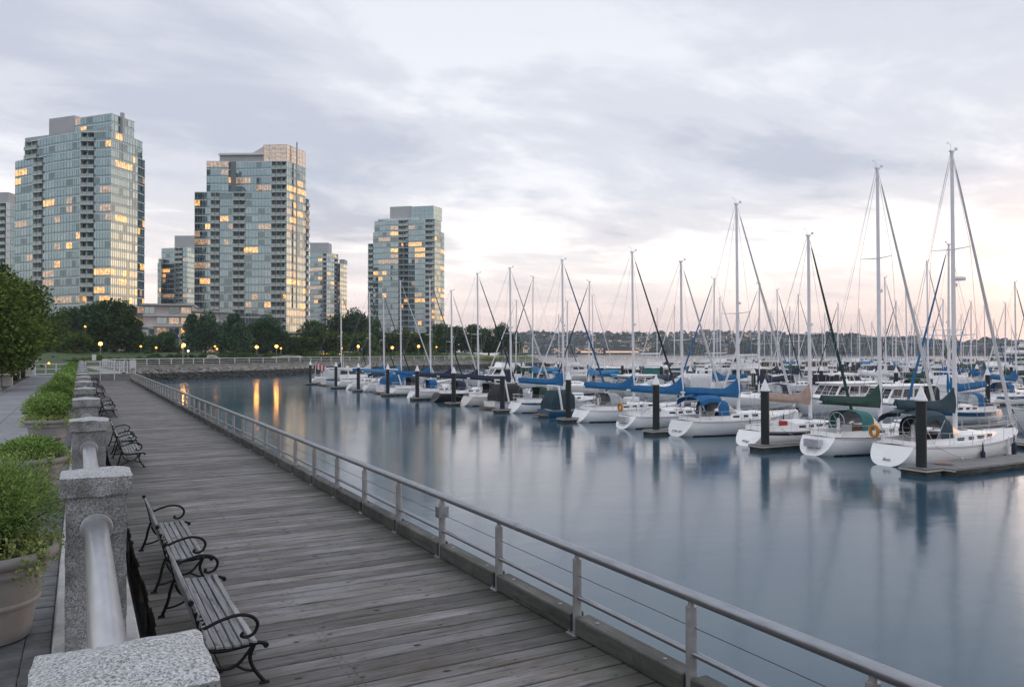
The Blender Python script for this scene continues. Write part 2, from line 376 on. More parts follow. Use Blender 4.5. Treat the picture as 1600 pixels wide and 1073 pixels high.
M['soil'] = mat('soil', (0.03, 0.024, 0.02), 0.95)
M['grass'] = mat('grass', (0.032, 0.065, 0.016), 0.9, var=0.4, scale=1.2, bump=0.5)
M['earth'] = mat('planting_soil', (0.035, 0.042, 0.022), 0.95, var=0.4, scale=1.0)
M['rock'] = mat('riprap_rock', (0.27, 0.26, 0.24), 0.85, var=0.5, scale=0.9, bump=0.4)
M['rockwet'] = mat('wet_tidal_rock', (0.020, 0.021, 0.018), 0.6, var=0.5, scale=0.9, bump=0.4)
M['bark'] = mat('bark', (0.075, 0.062, 0.05), 0.9, var=0.35, scale=6, bump=0.5)
M['white'] = mat('white_gelcoat', (0.86, 0.86, 0.87), 0.28, var=0.06, scale=1.2, rand=0.08)
M['hull'] = mat('white_hull', (0.85, 0.85, 0.86), 0.22, var=0.08, scale=0.8, stretch=(.5, 1, 3), rand=0.08)
M['deckw'] = mat('boat_deck_white', (0.72, 0.70, 0.71), 0.5, var=0.10, scale=3)
M['cream'] = mat('cream_gelcoat', (0.68, 0.64, 0.60), 0.3, var=0.08)
M['navyhull'] = mat('navy_hull', (0.014, 0.020, 0.035), 0.2, var=0.2)
M['bluehull'] = mat('blue_hull', (0.02, 0.09, 0.19), 0.22, var=0.2)
M['blackhull'] = mat('black_hull', (0.018, 0.020, 0.020), 0.25, var=0.2)
M['bottom'] = mat('antifoul_paint', (0.015, 0.018, 0.022), 0.6)
M['alu'] = mat('mast_aluminium', (0.72, 0.72, 0.76), 0.4, 0.0, var=0.06)
M['rig'] = mat('rigging_wire', (0.34, 0.34, 0.37), 0.4, 0.2)
M['rigfar'] = mat('thin_rigging', (0.55, 0.54, 0.57), 0.5)
M['chrome'] = mat('polished_rail', (0.58, 0.58, 0.62), 0.3, 0.5)
M['bwin'] = mat('boat_window', (0.010, 0.013, 0.017), 0.10, spec=0.5)
M['teak'] = mat('teak', (0.20, 0.12, 0.07), 0.6, var=0.3, scale=8)
M['vinyl'] = mat('clear_vinyl', (0.30, 0.32, 0.34), 0.18, var=0.35, scale=2.5)
M['blue'] = mat('blue_canvas', (0.004, 0.105, 0.27), 0.8, var=0.2, scale=2.5, bump=0.4, bscale=6)
M['skyblue'] = mat('faded_blue_canvas', (0.06, 0.21, 0.40), 0.8, var=0.2, scale=2.5, bump=0.4, bscale=6)
M['navy'] = mat('navy_canvas', (0.012, 0.022, 0.05), 0.8, var=0.25, scale=2.5, bump=0.4, bscale=6)
M['green'] = mat('dark_green_canvas', (0.010, 0.048, 0.036), 0.8, var=0.25, scale=2.5, bump=0.4, bscale=6)
M['teal'] = mat('dark_teal_canvas', (0.013, 0.042, 0.062), 0.8, var=0.25, scale=2.5, bump=0.4, bscale=6)
M['seagreen'] = mat('sea_green_canvas', (0.03, 0.16, 0.16), 0.8, var=0.25, scale=2.5, bump=0.4, bscale=6)
M['blackc'] = mat('black_canvas', (0.020, 0.022, 0.026), 0.8, var=0.25, scale=2.5, bump=0.4, bscale=6)
M['tan'] = mat('tan_canvas', (0.36, 0.26, 0.22), 0.8, var=0.2, scale=3, bump=0.5, bscale=6)
M['whitec'] = mat('white_canvas', (0.60, 0.60, 0.62), 0.8, var=0.1, scale=3, bump=0.4, bscale=6)
M['yellow'] = mat('yellow_buoy', (0.50, 0.20, 0.012), 0.6)
M['red'] = mat('red_paint', (0.42, 0.03, 0.02), 0.5)
M['ink'] = mat('hull_lettering', (0.02, 0.022, 0.03), 0.5)
M['pile'] = mat('black_pile', (0.008, 0.013, 0.015), 0.6, var=0.35, scale=2.5, stretch=(1, 1, .4), bump=0.2)
M['pilecap'] = mat('white_pile_cap', (0.70, 0.70, 0.73), 0.4, var=0.08)
M['dock'] = wood_mat('dock_wood', (0.25, 0.25, 0.26), (0.18, 0.18, 0.18), 'y', rand=0.15)
M['dockside'] = mat('dock_side', (0.045, 0.048, 0.044), 0.8, var=0.5, scale=2.0, contrast=(0.4, 0.6))
M['leaf_dark'] = leaf_mat('leaves_dark', (0.026, 0.060, 0.028), (0.105, 0.180, 0.072))
M['leaf_mid'] = leaf_mat('leaves_mid', (0.030, 0.065, 0.018), (0.170, 0.230, 0.060))
M['leaf_blue'] = leaf_mat('leaves_blue_green', (0.026, 0.066, 0.042), (0.100, 0.180, 0.098))
M['leaf_pot'] = leaf_mat('leaves_feathery', (0.09, 0.19, 0.045), (0.40, 0.54, 0.18), 0.35)
M['leaf_trail'] = leaf_mat('leaves_trailing', (0.16, 0.25, 0.07), (0.55, 0.62, 0.28), 0.3)
M['leaf_hedge'] = leaf_mat('leaves_hedge', (0.030, 0.065, 0.018), (0.13, 0.20, 0.05))
M['lampwarm'] = emis('street_lamp_glow', (1.0, 0.38, 0.06), 9)
M['lampsmall'] = emis('small_lamp_glow', (1.0, 0.36, 0.06), 3)
M['lampwhite'] = emis('white_lamp_glow', (1.0, 0.85, 0.65), 4)
M['lamppost'] = mat('teal_lamp_post', (0.14, 0.185, 0.20), 0.5, 0.2, var=0.15)
M['signw'] = mat('white_board', (0.62, 0.63, 0.65), 0.5, var=0.08)
M['stonew'] = mat('pale_stone', (0.48, 0.46, 0.43), 0.7, var=0.12)
# ================================================================== SETTING
# water: one sheet to beyond the far shore
def water():
    m = bpy.data.materials.new('harbour_water'); m.use_nodes = True; nt = m.node_tree; N = nt.nodes.new; L = nt.links.new
    b = nt.nodes['Principled BSDF']
    b.inputs['Base Color'].default_value = (0.022, 0.066, 0.104, 1); b.inputs['Roughness'].default_value = 0.13; b.inputs['IOR'].default_value = 1.55
    tc = N('ShaderNodeTexCoord')
    def nz(st, sc, det, rot=0.0):
        mp = N('ShaderNodeMapping'); mp.inputs['Scale'].default_value = st; mp.inputs['Rotation'].default_value = (0, 0, rot); L(tc.outputs['Object'], mp.inputs[0])
        n = N('ShaderNodeTexNoise'); n.inputs['Scale'].default_value = sc; n.inputs['Detail'].default_value = det; L(mp.outputs[0], n.inputs['Vector']); return n.outputs[0]
    a = nz((1, 1.6, 1), 0.5, 3, YAW); c = nz((1, 1.3, 1), 0.045, 3, YAW)
    ad = N('ShaderNodeMath'); ad.operation = 'MULTIPLY_ADD'; L(a, ad.inputs[0]); ad.inputs[1].default_value = 0.30; L(c, ad.inputs[2])
    bp = N('ShaderNodeBump'); bp.inputs['Strength'].default_value = 0.13; bp.inputs['Distance'].default_value = 0.28; L(ad.outputs[0], bp.inputs['Height']); L(bp.outputs[0], b.inputs['Normal'])
    mr = N('ShaderNodeMapRange'); L(c, mr.inputs[0]); mr.inputs[1].default_value = 0.35; mr.inputs[2].default_value = 0.65; mr.inputs[3].default_value = 0.10; mr.inputs[4].default_value = 0.17; L(mr.outputs[0], b.inputs['Roughness'])
    q = MB(); n = 40; s = 2500
    q.quad((-s, -300, -2), (s, -300, -2), (s, s, -2), (-s, s, -2))
    q.build('water', m, kind='structure')
water()

ZP = 0.75     # promenade level
YE = 100.0    # end of the boardwalk
# ---- seabed / land under everything (dark) beneath the deck
q = MB(); q.box(0.78, 5.2, -3, YE, -2.3, -2.02); q.build('deck_underside_mud', M['rockwet'], kind='structure')

# ---- boardwalk planks
bw = tag(bpy.data.objects.new('boardwalk', None), kind='structure'); COL.objects.link(bw)
PW = 0.268
M['knot'] = mat('dark_knot', (0.028, 0.026, 0.024), 0.8)
planks = []
for v in range(8):
    r_ = random.Random(v); q = MB()
    x0, x1 = 0.79+r_.uniform(-.02, .02), 5.14+r_.uniform(-.03, .02)
    yw = PW/2-0.009-r_.uniform(0, .005); n = 10; secs = []
    for i in range(n+1):
        x = x0+(x1-x0)*i/n; dz = r_.uniform(-.003, .003); dy = r_.uniform(-.0025, .0025)
        secs.append([(x, -yw+dy, -.06), (x, -yw+dy, -.008+dz), (x, -yw+.007+dy, dz), (x, yw-.007+dy, dz), (x, yw+dy, -.008+dz), (x, yw+dy, -.06)])
    q.loft(secs, close=True); q.mi = 1
    for x in (.95, 2.36, 2.44, 3.8, 4.98):
        for y_ in (-.075, .075):
            xx, yy_ = x+r_.uniform(-.01, .01), y_+r_.uniform(-.008, .008); q.quad(*[(xx+.009*math.cos(TAU*k/6), yy_+.009*math.sin(TAU*k/6), .0045) for k in range(6)])
    for c_ in range(3):
        x, y_ = r_.uniform(1, 4.9), r_.uniform(-.1, .1); n_ = 8; a_ = r_.uniform(.012, .03)
        q.quad(*[(x+a_*1.7*math.cos(TAU*k/n_)*r_.uniform(.6, 1), y_+a_*.6*math.sin(TAU*k/n_)*r_.uniform(.6, 1), .0046) for k in range(n_)])
    planks.append(q.mesh('plank', [M['deck'], M['knot']]))
y = 1.2; k = 0
while y < YE and k < 300:
    o = link('plank', planks[rnd.randrange(8)], bw, (0, y, rnd.uniform(-.003, .003)), (0, 0, rnd.uniform(-.0006, .0006))); y += PW; k += 1
q = MB()
while y < YE:
    q.box(0.79, 5.15, y-PW/2+.006, y+PW/2-.006, -.06, rnd.uniform(-.003, .003)); y += PW
q.build('plank', M['deck'], bw, kind='stuff')
q = MB()
for x in (0.95, 2.4, 3.8, 4.98): q.box(x-.12, x+.12, -2, YE, -.38, -.065)
q.build('joist', M['kerb'], bw)
q = MB()
yy = 4.0
while yy < YE:
    for x in (1.1, 4.9): q.tube([(x, yy, -2.4), (x, yy, -.38)], .17, 8)
    yy += 4.8
q.build('support_pile', M['kerb'], bw, kind='stuff')

# ---- promenade
pr = tag(bpy.data.objects.new('promenade', None), kind='structure'); COL.objects.link(pr)
q = MB(); q.box(-4.34, -.16, -4, 102, ZP-.4, ZP-.035); q.build('bedding', M['joint'], pr)
big = []
for v in range(3):
    q = MB(); q.bev(-.743+.0, .743, -.744, .744, -.05, 0, .006); big.append(q.mesh('paving_slab', M['pave']))
cob = MB().bev(-.098, .098, -.098, .098, -.05, 0, .008).mesh('small_sett', M['cobble'])
cnt = 0; q = MB()
for j in range(70):
    yc = 1.0+j*1.5
    for i in range(2):
        xc = -1.60-i*1.5-.05
        if cnt < 300 and yc < 95: link('paving_slab', big[rnd.randrange(3)], pr, (xc, yc, ZP-rnd.uniform(0, .006)), (0, 0, 0)); cnt += 1
for i in range(1):
    pass
s2 = MB().bev(-.19, .19, -.244, .244, -.05, 0, .006).mesh('border_slab', M['pave'])
nb = 0
for j in range(210):
    yc = .8+j*.5
    if yc > 100: break
    link('border_slab', s2, pr, (-4.13, yc, ZP-rnd.uniform(0, .005))); nb += 1
# small dark setts under the pots
rows = 0; q = MB(); n_i = 0
for j in range(500):
    yc = 3.0+j*.2
    if yc > 101: break
    for i in range(3):
        xc = -.28-i*.2-.02
        if n_i < 300: link('small_sett', cob, pr, (xc, yc, ZP-rnd.uniform(0, .008)), (0, 0, rnd.uniform(-.02, .02))); n_i += 1
        else: q.box(xc-.096, xc+.096, yc-.096, yc+.096, ZP-.05, ZP-rnd.uniform(0, .008))
q.build('small_sett', M['cobble'], pr, kind='stuff')

# ---- retaining wall + plinth between promenade and boardwalk
wl = empty('retaining_wall', (0, 0, 0), label='long low concrete wall that carries the granite pillars between promenade and boardwalk', cat='wall')
MB().box(-.20, .44, -3, 100.2, -2.4, ZP-.02).build('wall', M['wallc'], wl)
yy = -2.6; i = 0
pm = MB().bev(-.315, .315, -1.205, 1.205, 0, .12, .012).mesh('coping_stone', M['plinth'])
while yy < 100:
    link('coping_stone', pm, wl, (.131, yy+1.2, ZP-.018), (0, 0, 0)); yy += 2.42
# dark rubber fender pipe in the gap
for a_ in range(-2, 98, 6):
    pass
o = MB().tube([(.60, -2, -.30), (.60, 100, -.30)], .13, 10).build('gap_pipe', M['black'], smooth=True)
tag(o, 'black pipe running in the dark gap between pillar wall and boardwalk', 'pipe')

# ---- land surfaces
shore = [(5.6, 101.5), (6.2, 118), (8.2, 150), (12.6, 154.8), (24.8, 163.9), (45.7, 182), (71, 202.6), (95.5, 215.6), (128, 230.9), (150, 246), (158, 262), (150, 300)]
def interp(pl, step):
    out = []
    for a, b in zip(pl[:-1], pl[1:]):
        a, b = Vector(a), Vector(b); n = max(1, int((b-a).length/step))
        for i in range(n): out.append(a.lerp(b, i/n))
    out.append(Vector(pl[-1])); return out
sh = interp(shore, 4.0)
def inward(i):
    a = sh[max(0, i-3)]; b = sh[min(len(sh)-1, i+3)]; t = (b-a).normalized(); return Vector((-t.y, t.x))
wall_top = [p+inward(i)*5.0 if p.x > 8.3 else p+inward(i)*(1.0+4.0*min(1, max(0, (p.y-112)/35))) for i, p in enumerate(sh)]
def rise(dd): return ZP+min(1, max(0, (dd-9)/24))*2.3
# lawn: strips that climb away from the seawall
din = Vector((-.55, .835)).normalized()
q = MB(); q.mi = 0
lp = [Vector((-260, 101.5)), Vector((-60, 101.5)), Vector((-4.3, 101.5)), Vector((4.8, 101.5))]+[p for p in wall_top if p.y > 103]
ds = [0, 4.5, 9, 14, 20, 33, 60, 120, 400]
for i in range(len(lp)-1):
    for j in range(len(ds)-1):
        q.mi = 0 if j < 1 else 1
        P = [lp[i]+din*ds[j], lp[i+1]+din*ds[j], lp[i+1]+din*ds[j+1], lp[i]+din*ds[j+1]]
        zz = [rise(ds[j]), rise(ds[j]), rise(ds[j+1]), rise(ds[j+1])]
        q.quad(*[(p.x, p.y, z-.03) for p, z in zip(P, zz)])
q.build('shore_ground', [M['concrete'], M['grass']], kind='structure')
q = MB(); q.quad((-260, -20, ZP-.04), (-4.34, -20, ZP-.04), (-4.34, 101.5, ZP-.04), (-260, 101.5, ZP-.04)); q.build('planting_bed_ground', M['earth'], kind='structure')
q = MB(); q.box(-4.34, 5.0, 100.02, 101.6, -2.3, ZP-.03); q.build('landing_ground', M['concrete'], kind='structure')
o = MB().box(.45, 5.25, 99.9, 100.015, -2.4, ZP-.01).build('end_step_wall', M['wallc']); tag(o, 'dark concrete riser closing the far end of the boardwalk', 'wall')

# seawall face and rocks
q = MB()
for i in range(len(wall_top)-1):
    a, b = wall_top[i], wall_top[i+1]
    q.quad((a.x, a.y, -2.4), (b.x, b.y, -2.4), (b.x, b.y, ZP+.1), (a.x, a.y, ZP+.1))
    n1 = inward(i)*.35; n2 = inward(i+1)*.35
    q.quad((a.x, a.y, ZP+.1), (b.x, b.y, ZP+.1), (b.x+n2.x, b.y+n2.y, ZP+.1), (a.x+n1.x, a.y+n1.y, ZP+.1))
    q.quad((a.x+n1.x, a.y+n1.y, ZP+.1), (b.x+n2.x, b.y+n2.y, ZP+.1), (b.x+n2.x, b.y+n2.y, ZP-.1), (a.x+n1.x, a.y+n1.y, ZP-.1))
o = q.build('seawall', M['wallc']); tag(o, 'curving grey concrete seawall along the far side of the water', 'wall')
def rock_mesh(seed, mt):
    r_ = random.Random(seed); q = MB(); secs = []
    prof = [(.75, -.35), (1, .1), (.55, .5)]
    n = 5
    for (rr, z) in prof: secs.append([(rr*math.cos(TAU*k/n)*r_.uniform(.75, 1.1), rr*math.sin(TAU*k/n)*r_.uniform(.75, 1.1), z*r_.uniform(.8, 1.2)) for k in range(n)])
    q.loft(secs, True, True, True); return q
rk = [rock_mesh(s_, None) for s_ in range(6)]
def scatter_rocks(zlo, zhi, mt, name, size, per):
    Q = MB()
    for i in range(len(sh)-1):
        for c in range(per):
            t = rnd.random(); s_ = rnd.uniform(zlo, zhi)
            p = sh[i].lerp(sh[i+1], t); w_ = wall_top[i].lerp(wall_top[i+1], t)
            pos = p.lerp(w_, s_); z = -2.1+2.3*s_
            src = rnd.choice(rk); sc = size*rnd.uniform(.6, 1.5); rz = rnd.uniform(0, TAU); c_, s2_ = math.cos(rz), math.sin(rz); base = len(Q.v)
            Q.v += [(pos.x+sc*(v[0]*c_-v[1]*s2_), pos.y+sc*(v[0]*s2_+v[1]*c_), z+sc*v[2]) for v in src.v]
            Q.f += [tuple(base+k for k in f) for f in src.f]; Q.m += [0]*len(src.f)
    Q.build(name, mt, kind='stuff')
scatter_rocks(-.05, .58, M['rockwet'], 'wet_riprap', .24, 80)
scatter_rocks(.6, 1.02, M['rock'], 'dry_riprap', .17, 170)
q = MB()
for i in range(len(sh)-1):
    a, b, c, d = sh[i], sh[i+1], wall_top[i+1], wall_top[i]
    q.quad((a.x, a.y, -2.3), (b.x, b.y, -2.3), (c.x, c.y, .1), (d.x, d.y, .1))
q.build('bank_ground', M['rockwet'], kind='structure')

# seawall railing
q = MB(); q2 = MB()
top = [p+inward(i)*.15 for i, p in enumerate(wall_top)]
fine_ = interp([tuple(p) for p in top], 2.4)
for p in fine_:
    if p.y > 103: q.box(p.x-.07, p.x+.07, p.y-.07, p.y+.07, ZP+.1, ZP+1.18)
for zz, w_ in ((1.15, .13), (.72, .07), (.38, .07)):
    q2.tube([(p.x, p.y, ZP+zz) for p in fine_ if p.y > 103], w_/2, 5)
rl = empty('seawall_railing', (20, 160, ZP), label='pale metal railing following the curved seawall in front of the trees', cat='railing')
for o in (q.build('post', M['signw'], kind='stuff'), q2.build('rail', M['signw'])):
    o.parent = rl; o.matrix_parent_inverse = Matrix.Translation((-20, -160, -ZP))

# ---- steel railing of the boardwalk
XR = 4.99
rg = empty('boardwalk_railing', (XR, 4, 0), label='long grey steel pipe railing along the water edge of the boardwalk', cat='railing')
def rparts():
    post = MB().tube([(0, 0, 0), (0, 0, .845)], .052, 16).tube([(0, 0, .845), (0, 0, .855), (0, 0, .90)], [.046, .03, .03], 12).mesh('post', M['steel_post'], True)
    base = MB().bev(-.10, .08, -.085, .085, 0, .016, .004).tube([(-.075, -.06, .015), (-.075, -.06, .035)], .013, 6).tube([(-.075, .06, .015), (-.075, .06, .035)], .013, 6).mesh('base_plate', M['steel_post'])
    return post, base
pmesh, bmesh_ = rparts()
ys = [7.64+1.925*i for i in range(-3, 49)]
kb = [MB().bev(-.10, .10, -.905, .905, .02, .215, .012).mesh('kerb_timber', M['kerb']) for _ in range(1)]
bolt = MB().tube([(0, -.55, .214), (0, -.55, .222)], .022, 8).tube([(0, .6, .214), (0, .6, .222)], .022, 8).mesh('bolt', M['steel_post'])
blk = MB().box(-.085, .07, -.2, .2, .0, .02).mesh('spacer_block', M['kerb'])
for i, yy in enumerate(ys):
    if yy > 99.6: break
    link('post', pmesh, rg, (0, yy-4, 0)); link('base_plate', bmesh_, rg, (0, yy-4, .001))
    if yy+1.925 < 100:
        kt = tag(empty('kerb_beam', (XR+.03, yy+.9625, 0)), 'dark timber kerb beam in post bay %d of the railing' % (i+1), 'kerb', 'dark timber kerb beams under the railing')
        kt['label'] = 'x'; KIDS.setdefault('kerb', []).append(kt)
        link('timber', kb[0], kt, (0, 0, 0), (0, 0, rnd.uniform(-.004, .004))); link('bolt', bolt, kt); link('spacer_block', blk, kt)
rest = MB()
rest.tube([(0, -2, .94), (0, 94.5, .94)], .056, 16); o = rest.build('top_rail', M['steel'], rg, True)
o = MB().tube([(0, -2, .42), (0, 94.5, .42)], .030, 12).build('lower_rail', M['steel'], rg, True)
o = MB().tube([(0.0, -2, .66), (0.0, 94.5, .66)], .0045, 5).build('cable', M['wire'], rg)
# rail splice rings + control box
for yy in (9.0, 15.2, 21.4, 27.6): MB().tube([(0, yy-4, .94), (0, yy-3.94, .94)], .0585, 16).build('splice_ring', M['steel_post'], rg, True)
q = MB().bev(-.09, .09, -.07, .07, .62, .80, .012); q.build('junction_box', M['steel'], rg, loc=(0, 7.64+1.925*2-4, 0))
kl = KIDS['kerb']
for i, kt in enumerate(kl):
    n_ = len(kl)
    ordn = lambda n: {1: 'nearest', 2: 'second', 3: 'third', 4: 'fourth', 5: 'fifth', 6: 'sixth', 7: 'seventh', 8: 'eighth', 9: 'ninth', 10: 'tenth', 11: 'eleventh', 12: 'twelfth'}.get(n, None)
    if i < 3: kt['label'] = 'dark timber kerb beam under the near railing, partly cut by the frame, %s one' % ['first', 'second', 'third'][i]
    elif i < 14: kt['label'] = 'dark bolted timber kerb beam, %s whole one from the bottom edge' % (['first', 'second', 'third', 'fourth', 'fifth', 'sixth', 'seventh', 'eighth', 'ninth', 'tenth', 'eleventh'][i-3])
    else: kt['label'] = 'dark timber kerb beam far along the railing, %s counted from the viewer' % ordl(i+1)

# ---- granite pillars with the big pipe
pl_y = [2.73, 7.2, 12.9, 18.6, 23.9]
while pl_y[-1] < 94: pl_y.append(pl_y[-1]+5.4)
PX = .12
def displ(q, amt, sc):
    out = []
    for v in q.v:
        n_ = mn.noise_vector(Vector(v)*sc); out.append((v[0]+n_.x*amt, v[1]+n_.y*amt, v[2]+n_.z*amt))
    q.v = out
def gridbox(q, x0, x1, y0, y1, z0, z1, n):
    # subdivided box faces, so that the stone can be uneven
    def face(o, a, b, na, nb_):
        base = len(q.v)
        for i in range(na+1):
            for j in range(nb_+1):
                q.v.append((o[0]+a[0]*i/na+b[0]*j/nb_, o[1]+a[1]*i/na+b[1]*j/nb_, o[2]+a[2]*i/na+b[2]*j/nb_))
        for i in range(na):
            for j in range(nb_):
                k_ = base+i*(nb_+1)+j; q.f.append((k_, k_+nb_+1, k_+nb_+2, k_+1)); q.m.append(q.mi)
    X, Y, Z = x1-x0, y1-y0, z1-z0
    nz_ = max(2, int(n*Z/max(X, .1)))
    face((x0, y0, z0), (X, 0, 0), (0, 0, Z), n, nz_); face((x1, y1, z0), (-X, 0, 0), (0, 0, Z), n, nz_)
    face((x1, y0, z0), (0, Y, 0), (0, 0, Z), n, nz_); face((x0, y1, z0), (0, -Y, 0), (0, 0, Z), n, nz_)
    face((x0, y0, z0), (0, Y, 0), (X, 0, 0), n, n); face((x0, y0, z1), (X, 0, 0), (0, Y, 0), n, n)
def pillar_meshes(seed):
    q = MB(); gridbox(q, -.212, .212, -.212, .212, 0, 1.27, 7)
    q.v = [(v[0], v[1]+seed*3, v[2]) for v in q.v]; displ(q, .007, 9); q.v = [(v[0], v[1]-seed*3, v[2]) for v in q.v]
    sh_ = q.mesh('shaft', M['granite'])
    q = MB(); gridbox(q, -.25, .25, -.25, .25, 1.255, 1.40, 12)
    v2 = []
    for v in q.v:
        x, y_, z = v
        if z > 1.39: z += .045*(1-max(abs(x), abs(y_))/.25)**.8
        f_ = 1-.012*(abs(x) > .245 and abs(y_) > .245)
        v2.append((x*f_, y_*f_, z))
    q.v = [(v[0], v[1]+seed*3, v[2]) for v in v2]; displ(q, .010, 11); q.v = [(v[0], v[1]-seed*3, v[2]) for v in q.v]
    q.m = []
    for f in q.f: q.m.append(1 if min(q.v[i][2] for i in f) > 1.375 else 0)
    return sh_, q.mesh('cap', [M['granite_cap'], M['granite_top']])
pv = [pillar_meshes(s_) for s_ in range(4)]
col_mesh = MB().tube([(0, -.238, 0), (0, -.228, 0), (0, -.2, 0)], [.108, .118, .118], 24).tube([(0, .2, 0), (0, .228, 0), (0, .238, 0)], [.118, .118, .108], 24).mesh('pipe_collar', M['steel_post'])
ordw = ['nearest', 'second', 'third', 'fourth', 'fifth', 'sixth', 'seventh', 'eighth', 'ninth', 'tenth', 'eleventh', 'twelfth', 'thirteenth', 'fourteenth', 'fifteenth', 'sixteenth', 'seventeenth', 'eighteenth', 'nineteenth', 'twentieth', 'twenty first']
for i, yy in enumerate(pl_y):
    lab = 'speckled granite pillar with domed cap, %s from the viewer beside the planters' % ordw[i]
    if i == 0: lab = 'pale rough granite cap and pillar at the bottom left corner, nearest of the row'
    e = empty('granite_pillar', (PX, yy, ZP+.08), 0, lab, 'pillar', 'granite pillars along the promenade edge')
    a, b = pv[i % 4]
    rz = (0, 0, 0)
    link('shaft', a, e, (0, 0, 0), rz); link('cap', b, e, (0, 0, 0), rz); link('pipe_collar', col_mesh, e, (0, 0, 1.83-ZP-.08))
for i in range(len(pl_y)-1):
    a, b = pl_y[i]+.212, pl_y[i+1]-.212
    o = MB().tube([(0, 0, 0), (0, b-a, 0)], .082, 24).build('pipe_rail', M['pipe'], loc=(PX, a, 1.83), smooth=True)
    lab = ['thick grey pipe rail running down to the nearest granite pillar', 'thick grey pipe rail between the second and third granite pillars', 'thick grey pipe rail between the third and fourth granite pillars'][i] if i < 3 else 'grey pipe rail between distant granite pillars, section %s from the viewer' % ordw[i]
    tag(o, lab, 'pipe rail', 'pipe rails between granite pillars')

# ---- benches
def bench():
    root = empty('park_bench', (0, 0, 0))
    Lb = 2.6
    # local: y along the bench, x to the front, z up; back at x=0
    slat = MB().bev(-.033, .033, -Lb/2, Lb/2, -.011, .011, .004).mesh('seat_slat', M['bench_wood'])
    for i in range(6):
        x = .10+i*.078; z = .43-.022*math.sin(math.pi*i/5)*1.0+(.0 if i < 5 else -.006)
        link('seat_slat', slat, root, (x, 0, z), (0, (.05 if i < 5 else .25), 0))
    bs = MB().bev(-.032, .032, -Lb/2, Lb/2, -.011, .011, .004).mesh('back_slat', M['bench_wood'])
    for i in range(4):
        h = .50+i*.078; link('back_slat', bs, root, (.055-.075*(i/4)**1.0-.01, 0, h), (0, R(100), 0))
    tp = MB().bev(-.04, .04, -Lb/2, Lb/2, -.014, .014, .006).mesh('top_slat', M['bench_wood']); link('top_slat', tp, root, (-.045, 0, .815), (0, R(70), 0))
    def curve(pts, n=8):
        out = []
        P = [Vector(p) for p in pts]
        for i in range(len(P)-1):
            p0, p1, p2, p3 = P[max(i-1, 0)], P[i], P[i+1], P[min(i+2, len(P)-1)]
            for k in range(n):
                t = k/n; out.append(.5*((2*p1)+(-p0+p2)*t+(2*p0-5*p1+4*p2-p3)*t*t+(-p0+3*p1-3*p2+p3)*t**3))
        out.append(P[-1]); return out
    fr = MB()
    c = lambda pts, r_, n=6: fr.tube(curve([(p[0], 0, p[1]) for p in pts], 6), r_, n)
    c([(-.07, .86), (-.045, .80), (.0, .62), (.035, .46), (.07, .40), (.20, .375), (.38, .385), (.54, .40), (.60, .375)], .020)   # back and seat rail
    c([(.03, .44), (-.01, .32), (-.04, .18), (-.10, .03), (-.12, .012)], .020)       # rear leg
    c([(.50, .39), (.46, .27), (.50, .15), (.57, .05), (.60, .012)], .020)           # front leg
    c([(.04, .38), (.10, .26), (.22, .20), (.34, .22), (.44, .32), (.49, .39)], .016)
    c([(.22, .20), (.12, .14), (.03, .11), (-.06, .10)], .014)
    c([(.34, .21), (.42, .16), (.50, .14)], .014)
    fr.tube([(-.15, 0, .008), (-.07, 0, .008)], .018, 6); fr.tube([(.55, 0, .008), (.64, 0, .008)], .018, 6)
    for (x, z) in ((-.075, .87), (.605, .37)):
        fr.tube([(x, -.03, z), (x, .03, z)], .028, 8)
    # leaf ornament below the top slat
    for t in range(5): fr.tube([(-.055+.02*t, 0, .79-.035*t), (-.025+.02*t, 0, .80-.035*t)], .012, 5)
    fm = fr.mesh('side_frame', M['iron'], True)
    ar = MB().tube(curve([(.0, 0, .60), (.06, 0, .615), (.18, 0, .66), (.34, 0, .69), (.47, 0, .66), (.53, 0, .585), (.50, 0, .50), (.43, 0, .47), (.38, 0, .49), (.40, 0, .52)], 6), .017, 8)
    am = ar.mesh('arm_rest', M['iron'], True)
    for s_ in (-1, 1):
        link('side_frame', fm, root, (0, s_*(Lb/2-.03), 0)); link('arm_rest', am, root, (0, s_*(Lb/2-.03), 0))
    MB().tube([(.2, -Lb/2+.03, .20), (.2, Lb/2-.03, .20)], .008, 6).build('tie_rod', M['iron'], root)
    return root
bproto = bench()
by = [(9.22, 'nearest slatted park bench with black iron arms, at the lower left'), (12.86, 'second slatted park bench, end to end behind the nearest one')]
by += [(y_, 'park bench %s from the viewer beside the granite pillars' % ordl(i+3)) for i, y_ in enumerate((25.6, 29.2, 44.6, 48.2, 63.5, 67.1, 82.0, 85.6))]
for i, (yy, lab) in enumerate(by):
    b_ = bproto if i == 0 else copy_tree(bproto)
    b_.location = (.99, yy, 0); b_.rotation_euler = (0, 0, 0); tag(b_, lab, 'bench', 'park benches facing the water')

